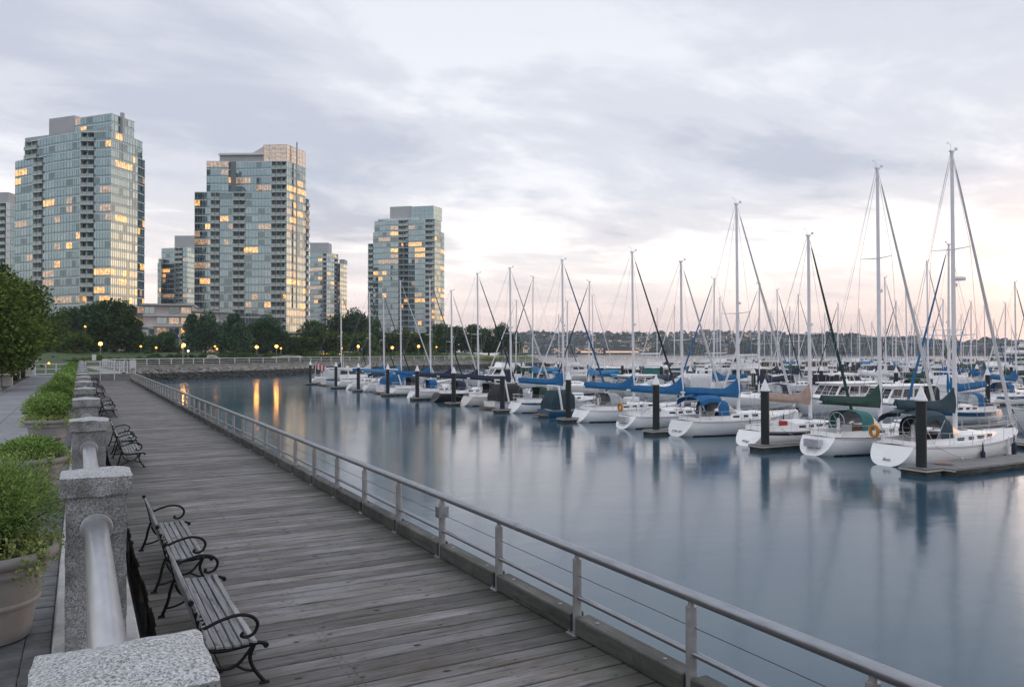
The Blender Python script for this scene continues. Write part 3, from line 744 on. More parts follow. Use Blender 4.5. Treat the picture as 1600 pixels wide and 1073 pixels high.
# ---- planters
def leaf_cloud(name, mt, n, rad, hh, z0, size, seed, drop=0.0, shell=.5, aspect=.5):
    r_ = random.Random(seed); q = MB()
    lobes = [(.55*rad*math.sqrt((i_+.5)/14)*math.cos(i_*2.4), .55*rad*math.sqrt((i_+.5)/14)*math.sin(i_*2.4), z0+hh*(.62-.30*(i_+.5)/14+r_.uniform(-.06, .08)), r_.uniform(.38, .55)) for i_ in range(14)]
    for i in range(n):
        lx, ly, lz, lr = r_.choice(lobes)
        th = r_.uniform(0, TAU); ph = math.acos(r_.uniform(-1, 1)); rr = lr*(shell+(1-shell)*r_.random()); rr *= r_.uniform(1.0, 1.35) if r_.random() < .12 else 1
        p = Vector((lx+rad*rr*math.sin(ph)*math.cos(th), ly+rad*rr*math.sin(ph)*math.sin(th), lz+hh*rr*.9*math.cos(ph)))
        d_ = Vector((math.sin(ph)*math.cos(th), math.sin(ph)*math.sin(th), math.cos(ph)+.4))
        a = (d_+Vector((r_.uniform(-.8, .8), r_.uniform(-.8, .8), r_.uniform(-.8, .8)))).normalized(); b = a.cross(Vector((r_.uniform(-1, 1), r_.uniform(-1, 1), r_.uniform(-1, 1)))).normalized()
        s_ = size*r_.uniform(.6, 1.4)
        q.quad(p-b*s_*aspect*.5, p+a*s_*.5-b*0.0+b*0, p+b*s_*aspect*.5, p-a*s_*.5) if False else q.quad(p-a*s_*.5, p+b*s_*aspect*.5, p+a*s_*.5, p-b*s_*aspect*.5)
    return q
def trail_cloud(n, R0, z0, size, seed):
    r_ = random.Random(seed); q = MB()
    cl = [(r_.uniform(0, TAU), r_.uniform(.62, 1.13), r_.uniform(.06, .14)) for _ in range(42)]
    for i in range(n):
        th, rr, cr = r_.choice(cl)
        v = Vector((r_.gauss(0, 1), r_.gauss(0, 1), r_.gauss(0, 1))).normalized()*cr*r_.uniform(.6, 1)
        p = Vector((R0*rr*math.cos(th), R0*rr*math.sin(th), z0+.07-max(0, rr-.9)*1.1*r_.random()))+v
        a = Vector((r_.uniform(-1, 1), r_.uniform(-1, 1), r_.uniform(-.3, 1))).normalized(); b = a.cross(Vector((r_.uniform(-1, 1), r_.uniform(-1, 1), r_.uniform(-1, 1)))).normalized()
        s_ = size*r_.uniform(.6, 1.3); q.quad(p-a*s_*.5, p+b*s_*.4, p+a*s_*.5, p-b*s_*.4)
    return q
pot_prof = [(.30, 0), (.33, .01), (.36, .16), (.385, .29), (.405, .30), (.412, .325), (.40, .345), (.43, .50), (.445, .565), (.475, .575), (.485, .60), (.475, .625), (.48, .65), (.525, .665), (.55, .70), (.55, .73), (.53, .76), (.50, .76), (.48, .72), (.46, .66)]
potm = MB().lathe(pot_prof, 40).mesh('pot', M['pot'], True)
soil = MB().lathe([(.465, .66), (.2, .68), (.01, .69)], 20).mesh('soil', M['soil'])
feather = [leaf_cloud('f', None, 26000, .56, .62, .80, .034, 31, aspect=.22, shell=.55), leaf_cloud('f', None, 9000, .62, .60, .78, .05, 32, aspect=.5, shell=.6), leaf_cloud('f', None, 4500, .66, .58, .78, .085, 33, aspect=.5, shell=.7)]
def stems(seed):
    r_ = random.Random(seed); q = MB()
    for i in range(40):
        th = r_.uniform(0, TAU); rr = r_.uniform(.1, .5); q.tube([(0.1*math.cos(th), .1*math.sin(th), .66), (rr*.6*math.cos(th), rr*.6*math.sin(th), .95), (rr*math.cos(th), rr*math.sin(th), r_.uniform(.95, 1.1))], .005, 4)
    return q
fm = [q.mesh('foliage', M['leaf_pot']) for q in feather]
tm = [trail_cloud(5200, .50, .74, .032, 5).mesh('trailing_leaves', M['leaf_trail']), trail_cloud(2600, .52, .74, .045, 6).mesh('trailing_leaves', M['leaf_trail'])]
stm = stems(3).mesh('stem', M['leaf_hedge'])
pot_y = [8.15, 15.0, 23.2, 30.6, 38, 45, 52, 59, 66, 73, 80, 87, 94]
pl_lab = ['large taupe planter with feathery green shrub at the left edge, nearest of the row', 'taupe planter with low dark green and pale trailing plants, second in the row', 'taupe planter with round bright green bush, third in the row']
for i, yy in enumerate(pot_y):
    lab = pl_lab[i] if i < 3 else 'planter with bushy green plants, %s from the viewer beside the granite pillars' % ordw[i]
    e = empty('planter', (-.70, yy, ZP), rnd.uniform(0, 6), lab, 'planter', 'planters along the promenade')
    link('pot', potm, e); link('soil', soil, e); link('stem', stm, e)
    f_ = link('foliage', fm[0 if i < 1 else (1 if i < 4 else 2)], e)
    sc = [1.16, .95, 1.12, 1.0][i] if i < 4 else .86
    f_.scale = (sc, sc, {0: 1.20, 1: .62}.get(i, 1.06)); f_.location = (0, 0, {0: -.12, 1: .24}.get(i, -.02))
    link('trailing_leaves', tm[0 if i < 3 else 1], e)
# ================================================================== BUILDINGS
G = {}
G['teal'] = glass_mat('glass_teal', (0.53, 0.71, 0.77), 0.36, (0.040, 0.075, 0.086))
G['pale'] = glass_mat('glass_curtained', (0.57, 0.73, 0.78), 0.38, (0.10, 0.14, 0.155))
G['dark'] = glass_mat('glass_dark', (0.50, 0.66, 0.70), 0.24, (0.018, 0.032, 0.038))
G['spandrel'] = glass_mat('glass_spandrel', (0.48, 0.64, 0.70), 0.26, (0.07, 0.105, 0.115), 0.10)
G['lit'] = glass_mat('glass_lit', (0.6, 0.68, 0.7), 0.22, (0.10, 0.08, 0.06), emit=(1.0, 0.46, 0.12), es=1.4)
G['litdim'] = glass_mat('glass_lit_dim', (0.6, 0.68, 0.7), 0.28, (0.10, 0.08, 0.06), emit=(1.0, 0.56, 0.30), es=0.42)
M['slab'] = mat('tower_slab_edge', (0.60, 0.66, 0.68), 0.5, var=0.1)
M['mull'] = mat('tower_mullion', (0.28, 0.35, 0.37), 0.45, 0.3, var=0.1)
M['core'] = mat('tower_recess', (0.17, 0.20, 0.21), 0.8, var=0.15)
M['conc2'] = mat('tower_concrete', (0.40, 0.41, 0.43), 0.8, var=0.08, scale=.3)
M['balg'] = glass_mat('balcony_glass', (0.6, 0.72, 0.72), 0.25, (0.12, 0.16, 0.16), 0.08)
M['pinkwall'] = mat('pale_pink_render', (0.48, 0.42, 0.41), 0.8, var=0.08, scale=.3)
PANE = {}
def pane_mesh(w_, h_, g):
    k = (round(w_, 2), round(h_, 2), g)
    if k not in PANE: PANE[k] = MB().box(-w_/2, w_/2, -.03, .03, -h_/2, h_/2).mesh('window', G[g])
    return PANE[k]

def tower(name, label, edges_by_tier, fh, seed, litp, origin, limit=300, grp=None, ridge=None):
    """edges_by_tier: list of (z0, nfloors, [points], [edge patterns]); a point list is an open facade line seen from outside, the back is closed straight."""
    r_ = random.Random(seed); root = empty(name, (*origin, 0), 0, label, 'tower' if fh > 2 else 'building', grp)
    O = Vector(origin)
    slab = MB(); mul = MB(); core = MB(); rail = MB(); recs = []; rec = MB(); spn = MB()
    slabs = []
    for (z0, nf, pts, pats) in edges_by_tier:
        P = [Vector(p)-O for p in pts]
        # close behind: mirror the facade line backwards
        cen = sum(P, Vector((0, 0)))/len(P)
        away = (O+cen).normalized()*13.0; back = [P[-1].lerp(cen, .18)+away, P[0].lerp(cen, .18)+away]
        poly = P+back
        def inset(k_):
            c_ = sum(poly, Vector((0, 0)))/len(poly); return [c_+(p-c_)*(1-k_/max(1, (p-c_).length)) for p in poly]
        core.prism([tuple(p) for p in inset(2.2)], z0, z0+nf*fh)
        for f in range(nf+1):
            s_ = MB().prism([tuple(p) for p in inset(-.14)], z0+f*fh-.30, z0+f*fh)
            slabs.append(s_)
        for e in range(len(P)-1):
            a, b = P[e], P[e+1]; d = b-a; Ln = d.length; pat = pats[e]; nb_ = len(pat); bw_ = Ln/nb_
            u = d.normalized(); nrm = Vector((u.y, -u.x)); ang = math.atan2(u.y, u.x)
            flit = None
            for i, c in enumerate(pat):
                pa = a+u*bw_*i; pb = a+u*bw_*(i+1); pc = (pa+pb)/2
                for f in range(nf):
                    zb = z0+f*fh
                    if c in 'gG':
                        prev = flit if flit is not None else 0
                        rv = r_.random()
                        g = 'teal'
                        if rv < litp: g = 'lit' if r_.random() < .55 else 'litdim'
                        elif rv < litp+.20: g = 'pale'
                        elif rv < litp+.34: g = 'dark'
                        # lights run on into the neighbouring bay
                        key = (e, f)
                        if key in LITRUN and r_.random() < .62: g = LITRUN[key]
                        if g in ('lit', 'litdim'): LITRUN[key] = g
                        else: LITRUN.pop(key, None)
                        h1 = fh-.30-.62
                        recs.append((pc, zb+.62+h1/2, bw_-.10, h1, g, ang))
                        spn_q = (pc, zb+.31, bw_-.10, .60)
                        Mx = Matrix.Translation((pc.x, pc.y, zb+.31)) @ Matrix.Rotation(ang, 4, 'Z'); spn.box(-bw_/2+.05, bw_/2-.05, -.03, .03, -.30, .30, Mx)
                        # mullions
                        for t in ((0, .5) if bw_ > 1.6 else (0,)):
                            pm_ = pa+u*bw_*t; Mx = Matrix.Translation((pm_.x, pm_.y, zb)) @ Matrix.Rotation(ang, 4, 'Z'); mul.box(-.05, .05, -.09, .06, 0, fh-.3, Mx)
                        Mx = Matrix.Translation((pc.x, pc.y, zb+.62)) @ Matrix.Rotation(ang, 4, 'Z'); mul.box(-bw_/2, bw_/2, -.06, .05, -.035, .035, Mx)
                    else:
                        # recessed balcony: glazing set back, side cheeks, glass balustrade
                        pr_ = pc-nrm*1.7; g = 'dark' if r_.random() > litp*1.7 else 'lit'
                        recs.append((pr_, zb+(fh-.3)/2, bw_-.12, fh-.34, g, ang))
                        for pe in (pa, pb):
                            Mx = Matrix.Translation((pe.x, pe.y, zb)) @ Matrix.Rotation(ang, 4, 'Z'); rec.box(-.10, .10, -.05, 1.9, 0, fh-.3, Mx)
                        Mx = Matrix.Translation((pc.x, pc.y, zb)) @ Matrix.Rotation(ang, 4, 'Z'); rail.box(-bw_/2+.1, bw_/2-.1, -.5, -.46, .02, 1.02, Mx)
                        slab.box(-bw_/2+.02, bw_/2-.02, -.55, .2, -.22, 0, Mx)
                        if r_.random() < .35: slab.box(-.4, .3, .1, .7, 0, r_.uniform(.7, 1.1), Mx)
    for s_ in slabs: s_.build('floor_slab', M['slab'], root)
    core.build('wall', M['core'], root); rec.build('balcony_cheek', M['slab'], root, kind='stuff'); mul.build('mullion', M['mull'], root, kind='stuff')
    slab.build('balcony_floor', M['slab'], root, kind='stuff'); rail.build('balustrade', M['balg'], root, kind='stuff'); spn.build('spandrel', G['spandrel'], root, kind='stuff')
    recs.sort(key=lambda t: -t[2]*t[3])
    lead = recs[:limit]; tail = recs[limit:]
    for (p, z, w_, h_, g, ang) in lead:
        link('window', pane_mesh(w_, h_, g), root, (p.x, p.y, z), (r_.gauss(0, .004), 0, ang+r_.gauss(0, .006)))
    if tail:
        for g in G:
            q = MB()
            for (p, z, w_, h_, g2, ang) in tail:
                if g2 == g: q.box(-w_/2, w_/2, -.03, .03, -h_/2, h_/2, Matrix.Translation((p.x, p.y, z)) @ Euler((r_.gauss(0, .004), 0, ang+r_.gauss(0, .006))).to_matrix().to_4x4())
            if q.v: q.build('window', G[g], root, kind='stuff')
    return root
LITRUN = {}
def pts(*pd): return [at(px, d) for px, d in pd]
def roofbox(root, P, z0, z1, mt, name):
    O = root.location
    P = [Vector(p)-Vector((O.x, O.y)) for p in P]
    MB().prism([tuple(p) for p in P], z0, z1).build(name, mt, root)
def boxline(a, b, depth):
    a, b = Vector(a), Vector(b); u = (b-a).normalized(); n = Vector((-u.y, u.x)); return [a, b, b+n*depth, a+n*depth]

# ---- tower one (left)
fh = 2.95
A = pts((22.5, 273), (50, 268), (66, 266), (84, 262.5), (112, 259), (124, 257.5), (146, 257.5), (172, 256), (197, 262.5), (214, 267.5), (225, 272))
pa = ['ggg', 'bb', 'gg', 'ggg', 'gG', 'bb', 'ggg', 'gggg', 'gggg', 'ggg', 'bb']
B = pts((37, 270), (57, 267), (84, 262.5), (112, 259), (124, 257.5), (146, 257.5), (172, 256), (197, 262.5), (214, 267.5), (221, 270.3))
pb = ['bb', 'ggg', 'ggg', 'gg', 'bb', 'ggg', 'gggg', 'gggg', 'ggg', 'b']
C = pts((115, 263), (172, 257), (208, 266.5))
z_ = .8
t1 = tower('glass_tower', 'tall green glass apartment tower at far left with stepped top and grey roof box', [
    (z_, 23, A, pa), (z_+23*fh+.001, 2, B, pb), (z_+25*fh+.002, 2, C, ['gggggg', 'ggggggg'])], fh, 11, .085, at(125, 262), grp='glass apartment towers behind the trees')
roofbox(t1, boxline(at(74.5, 268), at(114.5, 264), 9), z_+25*fh, z_+25*fh+7.2, M['conc2'], 'roof_box')
roofbox(t1, boxline(at(37, 269.5), at(172, 255.6), .5), z_+25*fh, z_+25*fh+1.1, M['balg'], 'roof_parapet')
roofbox(t1, boxline(at(190, 260.5), at(193, 261.5), 1), z_+22*fh, z_+27*fh+1.2, M['conc2'], 'fin')
# ---- tower two
A = pts((303.5, 300), (328, 300.2), (343, 300.4), (363, 300.4), (383, 300.4), (423, 300.2), (447, 300), (463, 306), (477, 312), (482, 315))
pa = ['ggg', 'bb', 'ggg', 'bb', 'gggg', 'bbb', 'ggg', 'ggg', 'b']
B = pts((322, 300.6), (356, 300.8), (363, 302.4), (400, 301.4), (423, 300.4), (447, 300), (463, 306), (477, 312))
pb = ['ggg', 'g', 'gggg', 'ggg', 'bbb', 'ggg', 'ggg']
C = pts((411, 301.5), (447, 300.8), (476, 312))
t2 = tower('glass_tower', 'tall middle glass tower with lit glass crown and thin mast', [
    (1.6, 21, A, pa), (1.6+21*fh+.001, 4, B, pb)], fh, 12, .10, at(390, 305), grp='glass apartment towers behind the trees')
zt = 1.6+25*fh
roofbox(t2, boxline(at(342, 303), at(415, 302.5), 12), zt, zt+2.6, M['conc2'], 'roof_box')
roofbox(t2, boxline(at(340, 302), at(411, 301.2), 13.5), zt+2.6, zt+3.3, M['slab'], 'flat_roof')
G['crown'] = glass_mat('crown_glass', (0.7, 0.7, 0.7), 0.30, (0.42, 0.33, 0.25), 0.06, emit=(1.0, 0.6, 0.34), es=0.22)
def grid_box(root, P, z0, z1, nu, nv, g):
    O = Vector((root.location.x, root.location.y)); fr = MB()
    for a, b in zip(P[:-1], P[1:]):
        a, b = Vector(a)-O, Vector(b)-O; u = (b-a); n_ = max(2, int(u.length/nu)); ang = math.atan2(u.y, u.x); u.normalize(); L_ = (b-a).length; w_ = L_/n_; h_ = (z1-z0)/nv
        me = MB().box(-w_/2+.05, w_/2-.05, -.03, .03, -h_/2+.05, h_/2-.05).mesh('window', G[g])
        for i in range(n_):
            for j in range(nv):
                c = a+u*w_*(i+.5); link('window', me, root, (c.x, c.y, z0+h_*(j+.5)), (rnd.gauss(0, .006), 0, ang+rnd.gauss(0, .008)))
        for i in range(n_+1):
            c = a+u*w_*i; fr.box(-.06, .06, -.07, .07, z0, z1, Matrix.Translation((c.x, c.y, 0)) @ Matrix.Rotation(ang, 4, 'Z'))
        for j in range(nv+1):
            c = (a+b)/2; fr.box(-L_/2, L_/2, -.06, .06, z0+h_*j-.06, z0+h_*j+.06, Matrix.Translation((c.x, c.y, 0)) @ Matrix.Rotation(ang, 4, 'Z'))
    fr.build('crown_frame', M['mull'], root)
    Q = [Vector(p)-O for p in P]; Q = Q+[Q[-1]+Vector((-6, 14)), Q[0]+Vector((-2, 14))]
    c_ = sum(Q, Vector((0, 0)))/len(Q); MB().prism([tuple(c_+(p-c_)*.93) for p in Q], z0, z1-.1).build('crown_core', M['pinkwall'], root)
grid_box(t2, C, zt, zt+6.3, 1.9, 4, 'crown')
o = MB().tube([(0, 0, 20), (0, 0, zt+8.2)], .30, 8).build('mast', M['conc2'], t2); p_ = Vector(at(463, 304.5)); o.location = (p_.x-t2.location.x, p_.y-t2.location.y, 0)
# ---- tower three
A = pts((575, 424), (583, 423), (591, 421.5), (610, 419), (622, 419), (638, 418), (648, 417), (664, 415), (679, 415), (688, 421), (694, 427))
pa = ['bb', 'gg', 'ggg', 'gg', 'bb', 'gg', 'gg', 'ggg', 'ggg', 'ggg']
pa = ['bb', 'g', 'ggg', 'g', 'bb', 'gg', 'ggg', 'bb', 'ggg', 'gg']
B = A[1:]; pb = pa[1:]
C = pts((585, 423), (610, 419), (622, 419), (638, 418), (648, 417), (664, 415), (679, 415), (689, 422)); pc = ['ggg', 'g', 'bb', 'gg', 'ggg', 'bb', 'ggg']
t3 = tower('glass_tower', 'grey green glass apartment tower right of the group, standing alone behind sailboat masts', [
    (1.8, 20, A, pa), (1.8+20*fh+.001, 2, B, pb), (1.8+22*fh+.002, 2, C, pc)], fh, 13, .07, at(632, 420), grp='glass apartment towers behind the trees')
zt = 1.8+24*fh
roofbox(t3, boxline(at(609, 423), at(642, 420), 12), zt, zt+7.6, M['conc2'], 'roof_box')
roofbox(t3, boxline(at(590, 421), at(655, 416.5), 14), zt+.02, zt+.8, M['slab'], 'flat_roof')
grid_box(t3, pts((642, 419), (677, 416), (690, 424)), zt, zt+7.0, 2.2, 3, 'teal')
# ---- slim towers behind
def slim(label, px0, px1, pm_, d, ytop, seed, box, fh_=2.9, litp=.06, d1=6, z0=1.5):
    nf = int((zat(ytop, d)-z0)/fh_)
    n1 = max(2, round((pm_-px0)/F*d/2.6)); n2 = max(1, round((px1-pm_)/F*d*1.1/2.6))
    p1 = ''.join('gggbbg'[i % 6] for i in range(n1)); p2 = ''.join('ggbg'[i % 4] for i in range(n2))
    t = tower('slim_tower', label, [(z0, nf, pts((px0, d+d1), (pm_, d), (px1, d+8)), [p1, p2])], fh_, seed, litp, at((px0+px1)/2, d+4), limit=120)
    zt_ = z0+nf*fh_; roofbox(t, boxline(at(box[0], d+6), at(box[1], d+6), 9), zt_, zat(box[2], d+6), M['conc2'], 'roof_box'); return t
slim('pale slim apartment tower just left of the middle tower', 252, 304, 292, 450, 384, 21, (272, 303, 368))
slim('narrow lower wing of the pale slim tower left of the middle tower', 246, 254, 251, 446, 407, 25, (247, 250, 404))
slim('slim apartment tower with grey roof box right of the middle tower', 484, 528, 510, 500, 390, 22, (484, 513, 379))
slim('balconied narrow apartment block right of the slim tower', 527, 542, 531, 506, 408, 23, (530, 538, 405))
slim('pale apartment block cut by the left edge of the photo', -40, 23, 8, 330, 312, 24, (-6, 12, 300))
# ---- low terrace block
lb = empty('terrace_block', (*at(290, 262), 0), 0, 'low pale stepped terrace block with glowing windows between the two left towers', 'building')
def low_block(root, segs):
    O = Vector((root.location.x, root.location.y))
    for (a, b, dep_, z0, z1, nfl, mt) in segs:
        P = boxline(at(*a), at(*b), dep_); P = [p-O for p in P]
        c_ = MB().prism([tuple(p) for p in P], z0, z1); c_.build('wall', M[mt], root)
        A_, B_ = P[0], P[1]; u = (B_-A_); Ln = u.length; u.normalize(); nrm = Vector((u.y, -u.x)); ang = math.atan2(u.y, u.x)
        nb_ = max(2, int(Ln/3.6)); bw_ = Ln/nb_; fh_ = (z1-z0)/nfl
        for f in range(nfl):
            for i in range(nb_):
                if (i*7+f*3) % 5 == 4: continue
                c = A_+u*bw_*(i+.5)+nrm*.04
                g = rnd.choice(['lit', 'litdim', 'teal', 'pale', 'litdim', 'dark'])
                fr = MB().box(-bw_*.42, bw_*.42, -.08, .02, -fh_*.34, fh_*.34).build('window', M['mull'], root, loc=(c.x, c.y, z0+fh_*(f+.52)), rot=(0, 0, ang))
                for s_ in (-1, 1):
                    MB().box(-bw_*.19, bw_*.19, -.12, -.085, -fh_*.30, fh_*.30).build('pane', G[g], fr, loc=(s_*bw_*.205, 0, 0))
            # balcony slab
            Mx = Matrix.Translation(((A_.x+B_.x)/2, (A_.y+B_.y)/2, z0+fh_*f)) @ Matrix.Rotation(ang, 4, 'Z')
            MB().box(-Ln/2, Ln/2, -1.1, -.15, -.12, .12, Mx).build('balcony_slab', M['slab'], root)
        Mx = Matrix.Translation(((A_.x+B_.x)/2, (A_.y+B_.y)/2, z1)) @ Matrix.Rotation(ang, 4, 'Z')
        MB().box(-Ln/2-.6, Ln/2+.6, -1.6, dep_+.3, 0, .5, Mx).build('roof', M['conc2'], root)
low_block(lb, [((224, 258), (300, 262), 14, 1.5, 18.3, 5, 'pinkwall'), ((300, 262.3), (361, 272), 13, 1.5, 16.4, 5, 'pinkwall')])
pb_ = empty('entrance_pavilion', (*at(222, 240), 0), 0, 'low pale pavilion with lit entrance at the foot of the left tower', 'building')
low_block(pb_, [((205, 238), (232, 242), 10, 1.6, 10.5, 3, 'pinkwall'), ((212, 232), (243, 236), 9, 1.6, 7.2, 1, 'pinkwall')])
pc_ = empty('entrance_pavilion', (*at(460, 285), 0), 0, 'low glazed pavilion with flat white roof at the foot of the middle tower', 'building')
low_block(pc_, [((440, 285), (484, 289), 10, 1.6, 9.8, 2, 'conc2')])
pd_ = empty('entrance_pavilion', (*at(520, 330), 0), 0, 'small pale building half hidden by trees right of the middle tower', 'building')
low_block(pd_, [((484, 330), (505, 331), 10, 1.6, 10.5, 2, 'pinkwall')])

# ================================================================== TREES
def tree_meshes(seed, H, Rr, leaf, n, mt, kind='round', trunk=.22):
    r_ = random.Random(seed); tr = MB()
    th = H*(.22 if kind != 'cone' else .12)
    tr.tube([(0, 0, -.6), (r_.uniform(-.1, .1), r_.uniform(-.1, .1), th), (r_.uniform(-.2, .2), r_.uniform(-.2, .2), H*.8)], [H*.022+.03, H*.018+.02, .04], 7)
    lobes = []
    nl = 16 if kind == 'round' else 14
    for i in range(nl):
        a = r_.uniform(0, TAU); 
        if kind == 'round':
            t = r_.random(); zz = H*(.20+.66*t); rr = Rr*.62*math.sin(math.pi*(.18+.72*t))*r_.uniform(.6, 1.15); lr = Rr*r_.uniform(.30, .50)
        elif kind == 'cone':
            t = (i+.5)/nl; zz = H*(.15+.75*t); rr = Rr*.5*(1-t)*r_.uniform(.6, 1.2); lr = Rr*(.50*(1-t)+.18)
        else:
            t = r_.random(); zz = H*(.25+.6*t); rr = Rr*.6*(1-.6*t)*r_.uniform(.5, 1.1); lr = Rr*r_.uniform(.28, .42)
        p = (rr*math.cos(a), rr*math.sin(a), zz); lobes.append((p, lr))
        tr.tube([(0, 0, th*r_.uniform(.7, 1.4)), (p[0]*.5, p[1]*.5, (th+zz)/2), p], [H*.009+.01, H*.006+.008, .015], 5)
    q = MB()
    for i in range(n):
        (c, lr) = r_.choice(lobes)
        v = Vector((r_.gauss(0, 1), r_.gauss(0, 1), r_.gauss(0, 1)*.85)).normalized(); rr = lr*(1-.55*r_.random()**2)*(1+.18*mn.noise(Vector(c)+v*2.5))
        if r_.random() < .10: rr *= r_.uniform(1.05, 1.3)
        p = Vector(c)+v*rr
        if p.z < H*.12: continue
        a = (v+Vector((r_.uniform(-1, 1), r_.uniform(-1, 1), r_.uniform(-1, 1)))).normalized(); b = a.cross(Vector((r_.uniform(-1, 1), r_.uniform(-1, 1), r_.uniform(-1, 1)))).normalized()
        s_ = leaf*r_.uniform(.6, 1.35); q.quad(p-a*s_*.5, p+b*s_*.34, p+a*s_*.5, p-b*s_*.34)
    return tr.mesh('trunk', M['bark']), q.mesh('crown', mt)
TV = {}
for k_, (kind, mt, leaf, n) in {'round_dark': ('round', 'leaf_dark', .50, 5200), 'round_mid': ('round', 'leaf_mid', .50, 5200), 'oval_blue': ('oval', 'leaf_blue', .46, 5200), 'cone_dark': ('cone', 'leaf_blue', .42, 4200), 'round_hedge': ('round', 'leaf_hedge', .50, 5200)}.items():
    TV[k_] = [tree_meshes(len(k_)*7+s_*13+n % 31, 10, 4.2, leaf, n, M[mt], kind) for s_ in range(2)]
near_tree = [tree_meshes(400+s_, 10, 4.4, .26, 15000, M[m_], 'round') for s_, m_ in enumerate(('leaf_mid', 'leaf_hedge'))]
def tree(px, d, ytop, wpx, sp, label, zg=None, group='trees along the far shore', src=None, xy=None, var=0):
    X, Y = xy or at(px, d)
    if xy: d = dep(X, Y)
    zg = 1.0 if zg is None else zg
    H = zat(ytop, d)-zg; Rr = wpx/F*d/2
    e = empty('tree', (X, Y, zg), rnd.uniform(0, TAU), label, 'tree', group)
    a, b = (src or TV[sp][var % 2])
    for nm, me in (('trunk', a), ('crown', b)):
        o = link(nm, me, e); o.scale = (Rr/4.2, Rr/4.2, H/(9.5 if src is None else 10.4))
    return e
near_list = [(-6.2, 60, 8.2, 'big leafy tree at the left edge, its crown nearest the viewer'), (-6.6, 72, 10.2, 'tall leafy tree over the stone table at the left'), (-6.0, 84, 9.8, 'leafy tree behind the stone table, its crown reaching furthest right over the promenade'),
             (-8.5, 96, 11.3, 'tall tree at the left behind the promenade trees'), (-11, 78, 11.5, 'dark tree at the left edge behind the front row')]
for i, (x, y_, h_, lab) in enumerate(near_list):
    d = dep(x, y_); tree(0, 0, YH-(h_+ZP-HC)*F/d, 2*4.3/d*F, None, lab, ZP-.1, 'trees beside the promenade', near_tree[i % 2], (x, y_))
tl = [(58, 172, 505, 70, 'round_dark', 'dark tree just right of the promenade trees'), (92, 178, 492, 52, 'oval_blue', 'dark slender tree left of the park lamp'), (118, 186, 484, 58, 'round_dark', 'dark round tree before the left tower, left of its neighbour'), (147, 182, 476, 58, 'oval_blue', 'blue green tree centred before the left tower'), (178, 180, 472, 66, 'round_dark', 'broad dark tree at the right foot of the left tower'), (203, 186, 497, 50, 'round_dark', 'lower dark tree right of the broad one before the left tower'),
      (112, 168, 518, 50, 'round_hedge', 'low bushy tree above the hedge left of the park lamp'), (232, 205, 522, 38, 'round_dark', 'small round tree beside the lit entrance pavilion'), (262, 212, 520, 40, 'round_dark', 'small dark tree before the terrace block'),
      (300, 205, 490, 50, 'cone_dark', 'pointed blue green tree at the left of the middle tree group'), (321, 208, 488, 46, 'oval_blue', 'slender blue green tree before the terrace block'), (366, 208, 489, 66, 'cone_dark', 'broad pointed tree before the left foot of the middle tower'), (345, 214, 506, 48, 'oval_blue', 'lower tree between two pointed trees before the middle tower'),
      (398, 222, 500, 54, 'round_dark', 'dark tree before the middle tower'), (420, 222, 494, 50, 'oval_blue', 'tall tree before the right part of the middle tower'), (442, 224, 514, 44, 'round_dark', 'low dark tree right of the twin street lamps'),
      (490, 236, 503, 44, 'round_dark', 'dark tree at the right foot of the middle tower'), (468, 228, 526, 52, 'round_hedge', 'low green tree right of the middle tower'), (510, 236, 516, 58, 'round_mid', 'mid green round tree left of the tall dark trees'), (536, 262, 490, 46, 'round_dark', 'tall dark tree left of the third tower'), (556, 262, 484, 50, 'oval_blue', 'tallest dark tree left of the third tower'), (578, 264, 497, 44, 'round_dark', 'dark tree touching the third tower on the left'),
      (572, 250, 520, 54, 'round_hedge', 'low green tree before the third tower, left'), (604, 262, 518, 50, 'round_dark', 'dark low tree before the third tower'), (632, 262, 516, 52, 'round_mid', 'mid green low tree centred before the third tower'), (660, 266, 520, 48, 'round_hedge', 'green low tree before the right edge of the third tower'),
      (688, 270, 508, 44, 'round_dark', 'dark tree just right of the third tower'), (712, 272, 511, 46, 'oval_blue', 'dark tree second right of the third tower'), (738, 276, 509, 46, 'round_dark', 'dark tree third right of the third tower'), (764, 280, 512, 42, 'round_dark', 'dark tree near the right end of the shore trees'), (784, 282, 506, 36, 'oval_blue', 'last dark tree but one at the right end of the shore trees'), (800, 290, 520, 30, 'round_dark', 'last small tree at the right end of the shore trees')]
for i, (px, d, yt, wp, sp, lab) in enumerate(tl):
    tree(px, d, yt, wp*1.25, sp, lab, 1.6, var=i)
# hedges on the lawn: continuous planting
def hedge(name, pxs, d, z0, h_, n, mt, seed, w_=3.0, leaf=.35):
    r_ = random.Random(seed); q = MB()
    for i in range(n):
        t = r_.random(); px = pxs[0]+(pxs[1]-pxs[0])*t; dd = d[0]+(d[1]-d[0])*t+r_.uniform(-w_/2, w_/2)
        X, Y = at(px, dd); hh = h_*(.65+.5*mn.noise(Vector((px*.08, seed, 0)))); z = z0+r_.random()**.7*hh
        p = Vector((X, Y, z)); a = Vector((r_.uniform(-1, 1), r_.uniform(-1, 1), r_.uniform(-.4, 1))).normalized(); b = a.cross(Vector((r_.uniform(-1, 1), r_.uniform(-1, 1), r_.uniform(-1, 1)))).normalized(); s_ = leaf*r_.uniform(.6, 1.3)
        q.quad(p-a*s_*.5, p+b*s_*.4, p+a*s_*.5, p-b*s_*.4)
    return q.build(name, M[mt], kind='stuff')
tag(hedge('lawn_hedge', (40, 240), (160, 185), 1.5, 2.4, 9000, 'leaf_dark', 1), 'dark low hedge on the lawn below the left tower', 'hedge')
tag(hedge('shore_hedge', (230, 480), (175, 205), 1.3, 1.9, 9000, 'leaf_hedge', 2), 'green hedge behind the seawall below the middle tower', 'hedge')
